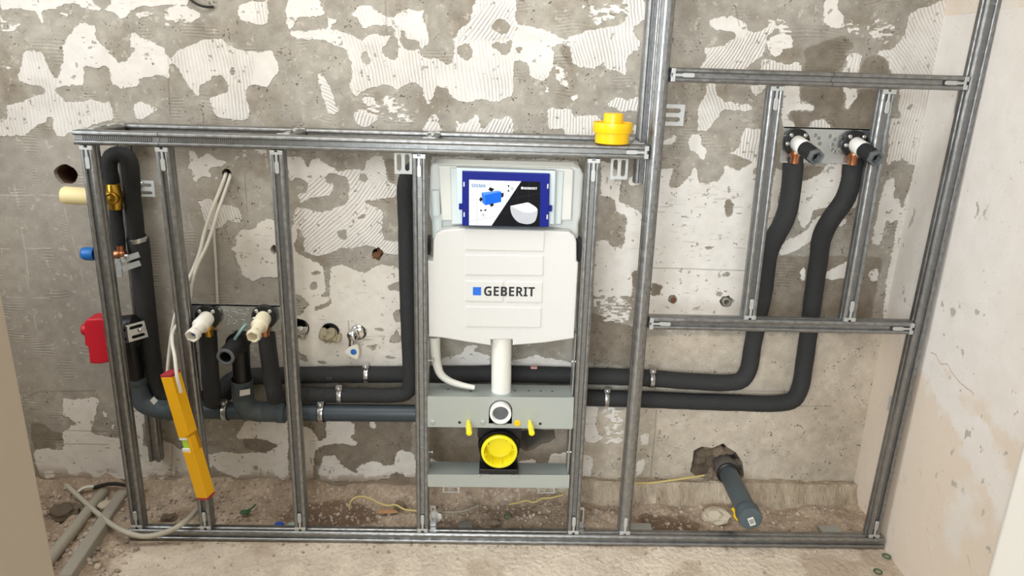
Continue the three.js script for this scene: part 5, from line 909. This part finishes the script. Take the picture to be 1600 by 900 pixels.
cable('yellow green earth wire curling out of the rubble, left of the cistern stud', [[-0.44, 0.02, -0.139], [-0.433, 0.05, -0.139], [-0.413, 0.055, -0.153], [-0.383, 0.05, -0.155], [-0.352, 0.04, -0.146], [-0.32, 0.035, -0.136], [-0.294, 0.035, -0.141], [-0.264, 0.03, -0.124], [-0.224, 0.028, -0.121]], 0.0032, M.wire);
cable('pale earth wire lying in the rubble under the cistern', [[0.065, 0.035, -0.152], [0.1, 0.035, -0.164], [0.121, 0.04, -0.167], [0.147, 0.04, -0.157], [0.171, 0.045, -0.172], [0.2, 0.045, -0.176], [0.242, 0.05, -0.187]], 0.0032, M.wire);
cable('half buried wire in the rubble left of the cistern plug', [[-0.192, 0.026, -0.125], [-0.147, 0.024, -0.122], [-0.103, 0.024, -0.123], [-0.067, 0.026, -0.131], [-0.031, 0.028, -0.153]], 0.003, M.conduit);
cable('pale wire running from the tall post to the broken drain opening', [[0.469, 0.095, -0.19], [0.522, 0.093, -0.195], [0.585, 0.1, -0.2], [0.659, 0.11, -0.205], [0.704, 0.112, -0.215]], 0.0034, M.wire);

// ---------------------------------------------------------------- conduits and small things on the floor
solo('floor_conduit', 'grey dusty round conduit half buried in rubble, farther from the frame', 'conduit', [-1.206, 0.02, 0.051], sweep([[-1.247, 0.018, -0.218], [-1.238, 0.02, -0.087], [-1.23, 0.02, 0.028], [-1.223, 0.02, 0.146], [-1.21, 0.02, 0.273]], 0.0175, { lump: 0.12 }), M.conduit, 'floor conduits');
solo('floor_conduit', 'pale grey straight conduit lying closest to the frame corner', 'conduit', [-1.135, 0.025, 0.113], (() => { const a = V([-1.176, 0.012, -0.2]), b = V([-1.134, 0.012, 0.207]), g = new RoundedBoxGeometry(0.036, 0.045, a.distanceTo(b), 3, 0.008); const q = new THREE.Matrix4().lookAt(a, b, new THREE.Vector3(0, 1, 0)); g.applyMatrix4(q); g.translate((a.x + b.x) / 2, 0.018, (a.z + b.z) / 2); return g; })(), M.conduitPale, 'floor conduits');
{
  const p = [-0.634, 0.03, -0.044]; solo('blue_bottle_cap', 'small dark blue plastic cap lying behind the bottom rail', 'cap', p, lathe([p[0], 0.012, p[2]], [p[0], 9, p[2]], [[0.014, 0], [0.0145, 0.014], [0.012, 0.017], [0, 0.017]], 18), M.blueDark);
  const q = [-0.596, 0.03, -0.038]; solo('pale_green_cup', 'small pale green plastic cup next to the blue cap', 'cup', q, lathe([q[0], 0.012, q[2]], [q[0], 9, q[2]], [[0.011, 0], [0.014, 0.018], [0.012, 0.018], [0.01, 0.002], [0, 0.002]], 18), std('#b9c9b4', 0.5));
  const r = [-0.164, 0.04, -0.079]; solo('white_putty_lump', 'white crumpled putty lump behind the cistern stud foot', 'putty', r, lumpAt([r[0], 0.035, r[2]], 0.017, 31, 1.1, 1.2, 0.9, 3, 1), M.white);
  const ringG = (c, R, f) => { const g = new THREE.TorusGeometry(R, 0.0022, 8, 22, f); g.rotateX(-Math.PI / 2); g.translate(c[0], c[1], c[2]); return g; };
  for (const [c, l] of [[[1.196, 0.004, 0.042], 'small green plastic ring on the floor at the frame corner'], [[1.135, 0.004, 0.111], 'small green plastic ring on the floor nearest the camera']]) solo('green_ring', l, 'ring', c, ringG(c, 0.0105, Math.PI * 2), M.green, 'green rings');
  const gg = [0.062, 0.035, -0.091]; solo('green_ring', 'dark green ring half buried in the rubble under the cistern', 'ring', gg, ringG([gg[0], 0.032, gg[2]], 0.012, Math.PI * 1.6), M.green, 'green rings');
  const lf = [-0.754, 0.03, -0.1]; solo('green_scrap', 'dark green leafy scrap in the rubble between the second and third studs', 'scrap', lf, [lumpAt([lf[0], 0.03, lf[2]], 0.014, 41, 1.2, 0.4, 0.8, 3, 1.8), sweep([[lf[0], 0.034, lf[2]], [lf[0] + 0.016, 0.038, lf[2] - 0.006], [lf[0] + 0.03, 0.05, lf[2] - 0.012]], 0.003, { radial: 6 })], M.green);
  const st = [-0.315, 0.02, -0.124]; solo('wood_splinter', 'reddish brick sliver in the dark rubble left of the cistern stud', 'splinter', st, (() => { const g = lumpy(0.01, 44, 3.2, 0.5, 0.9, 3, 0.8); g.translate(st[0], 0.022, st[2]); return g; })(), std('#a9805c', 0.9));
}
const stones = [[[0.724, 0.03, -0.122], 0.035, 'pale broken mortar lump lying left of the capped drain', 1.25], [[0.019, 0.03, -0.077], 0.017, 'round brown pebble in the rubble under the cistern plug', 1], [[-0.977, 0.03, -0.075], 0.016, 'flat stone in the rubble between the first two studs', 1.3], [[-1.306, 0.03, -0.098], 0.035, 'dark earthy lump beside the conduits by the door lining', 1.2], [[-1.197, 0.03, -0.131], 0.022, 'pale mortar lump between the two conduits', 1.1], [[-0.281, 0.03, -0.162], 0.016, 'small stone beside the curling earth wire', 1.3]];
stones.forEach(([c, r, l, sx], i) => solo('stone', l, 'stone', c, lumpAt([c[0], Math.max(0.012, floorHeight(c[0], c[2])) + r * 0.35, c[2]], r, 50 + i, sx, 0.7, 0.9, 2, 1.2), i === 0 || i === 4 ? M.stonePale : i === 3 ? M.rubble : M.stone, 'loose stones on the floor'));
{
  // fine rubble, beyond counting
  const g = new THREE.IcosahedronGeometry(1, 1), p = g.attributes.position; for (let i = 0; i < p.count; i++) { const k = 0.75 + 0.5 * vn(p.getX(i) * 2 + 9, p.getY(i) * 2 + p.getZ(i) * 3 + 9); p.setXYZ(i, p.getX(i) * k, p.getY(i) * k * 0.7, p.getZ(i) * k); } g.computeVertexNormals();
  const N = 3600, im = new THREE.InstancedMesh(g, std('#ffffff', 0.95), N), m = new THREE.Matrix4(), q = new THREE.Quaternion(), e = new THREE.Euler(), col = new THREE.Color();
  for (let i = 0; i < N; i++) {
    let x, z, r; const k = rnd();
    if (k < 0.62) { x = -1.05 + rnd() * 2.2; z = -0.06 - rnd() * 0.18; r = 0.0012 + 0.006 * Math.pow(rnd(), 4); }
    else if (k < 0.76) { x = -1.0 + rnd() * 2.15; z = 0.012 + Math.pow(rnd(), 3) * 0.12; r = 0.001 + 0.0045 * Math.pow(rnd(), 4); }
    else { x = -1.42 + rnd() * 0.4; z = -0.22 + rnd() * 0.5; r = 0.0015 + 0.009 * Math.pow(rnd(), 4); }
    q.setFromEuler(e.set(rnd() * 6, rnd() * 6, rnd() * 6)); m.compose(new THREE.Vector3(x, floorHeight(x, z) + r * 0.3, z), q, new THREE.Vector3(r, r, r)); im.setMatrixAt(i, m);
    const b = 0.55 + rnd() * 0.5; im.setColorAt(i, col.setRGB(0.52 * b, 0.43 * b, 0.345 * b));
  }
  shadow(im); im.name = 'floor_rubble'; im.userData = { label: 'fine brown rubble and grit scattered along the frame', category: 'rubble', kind: 'stuff' }; scene.add(im);
}
renderer.render(scene, camera);
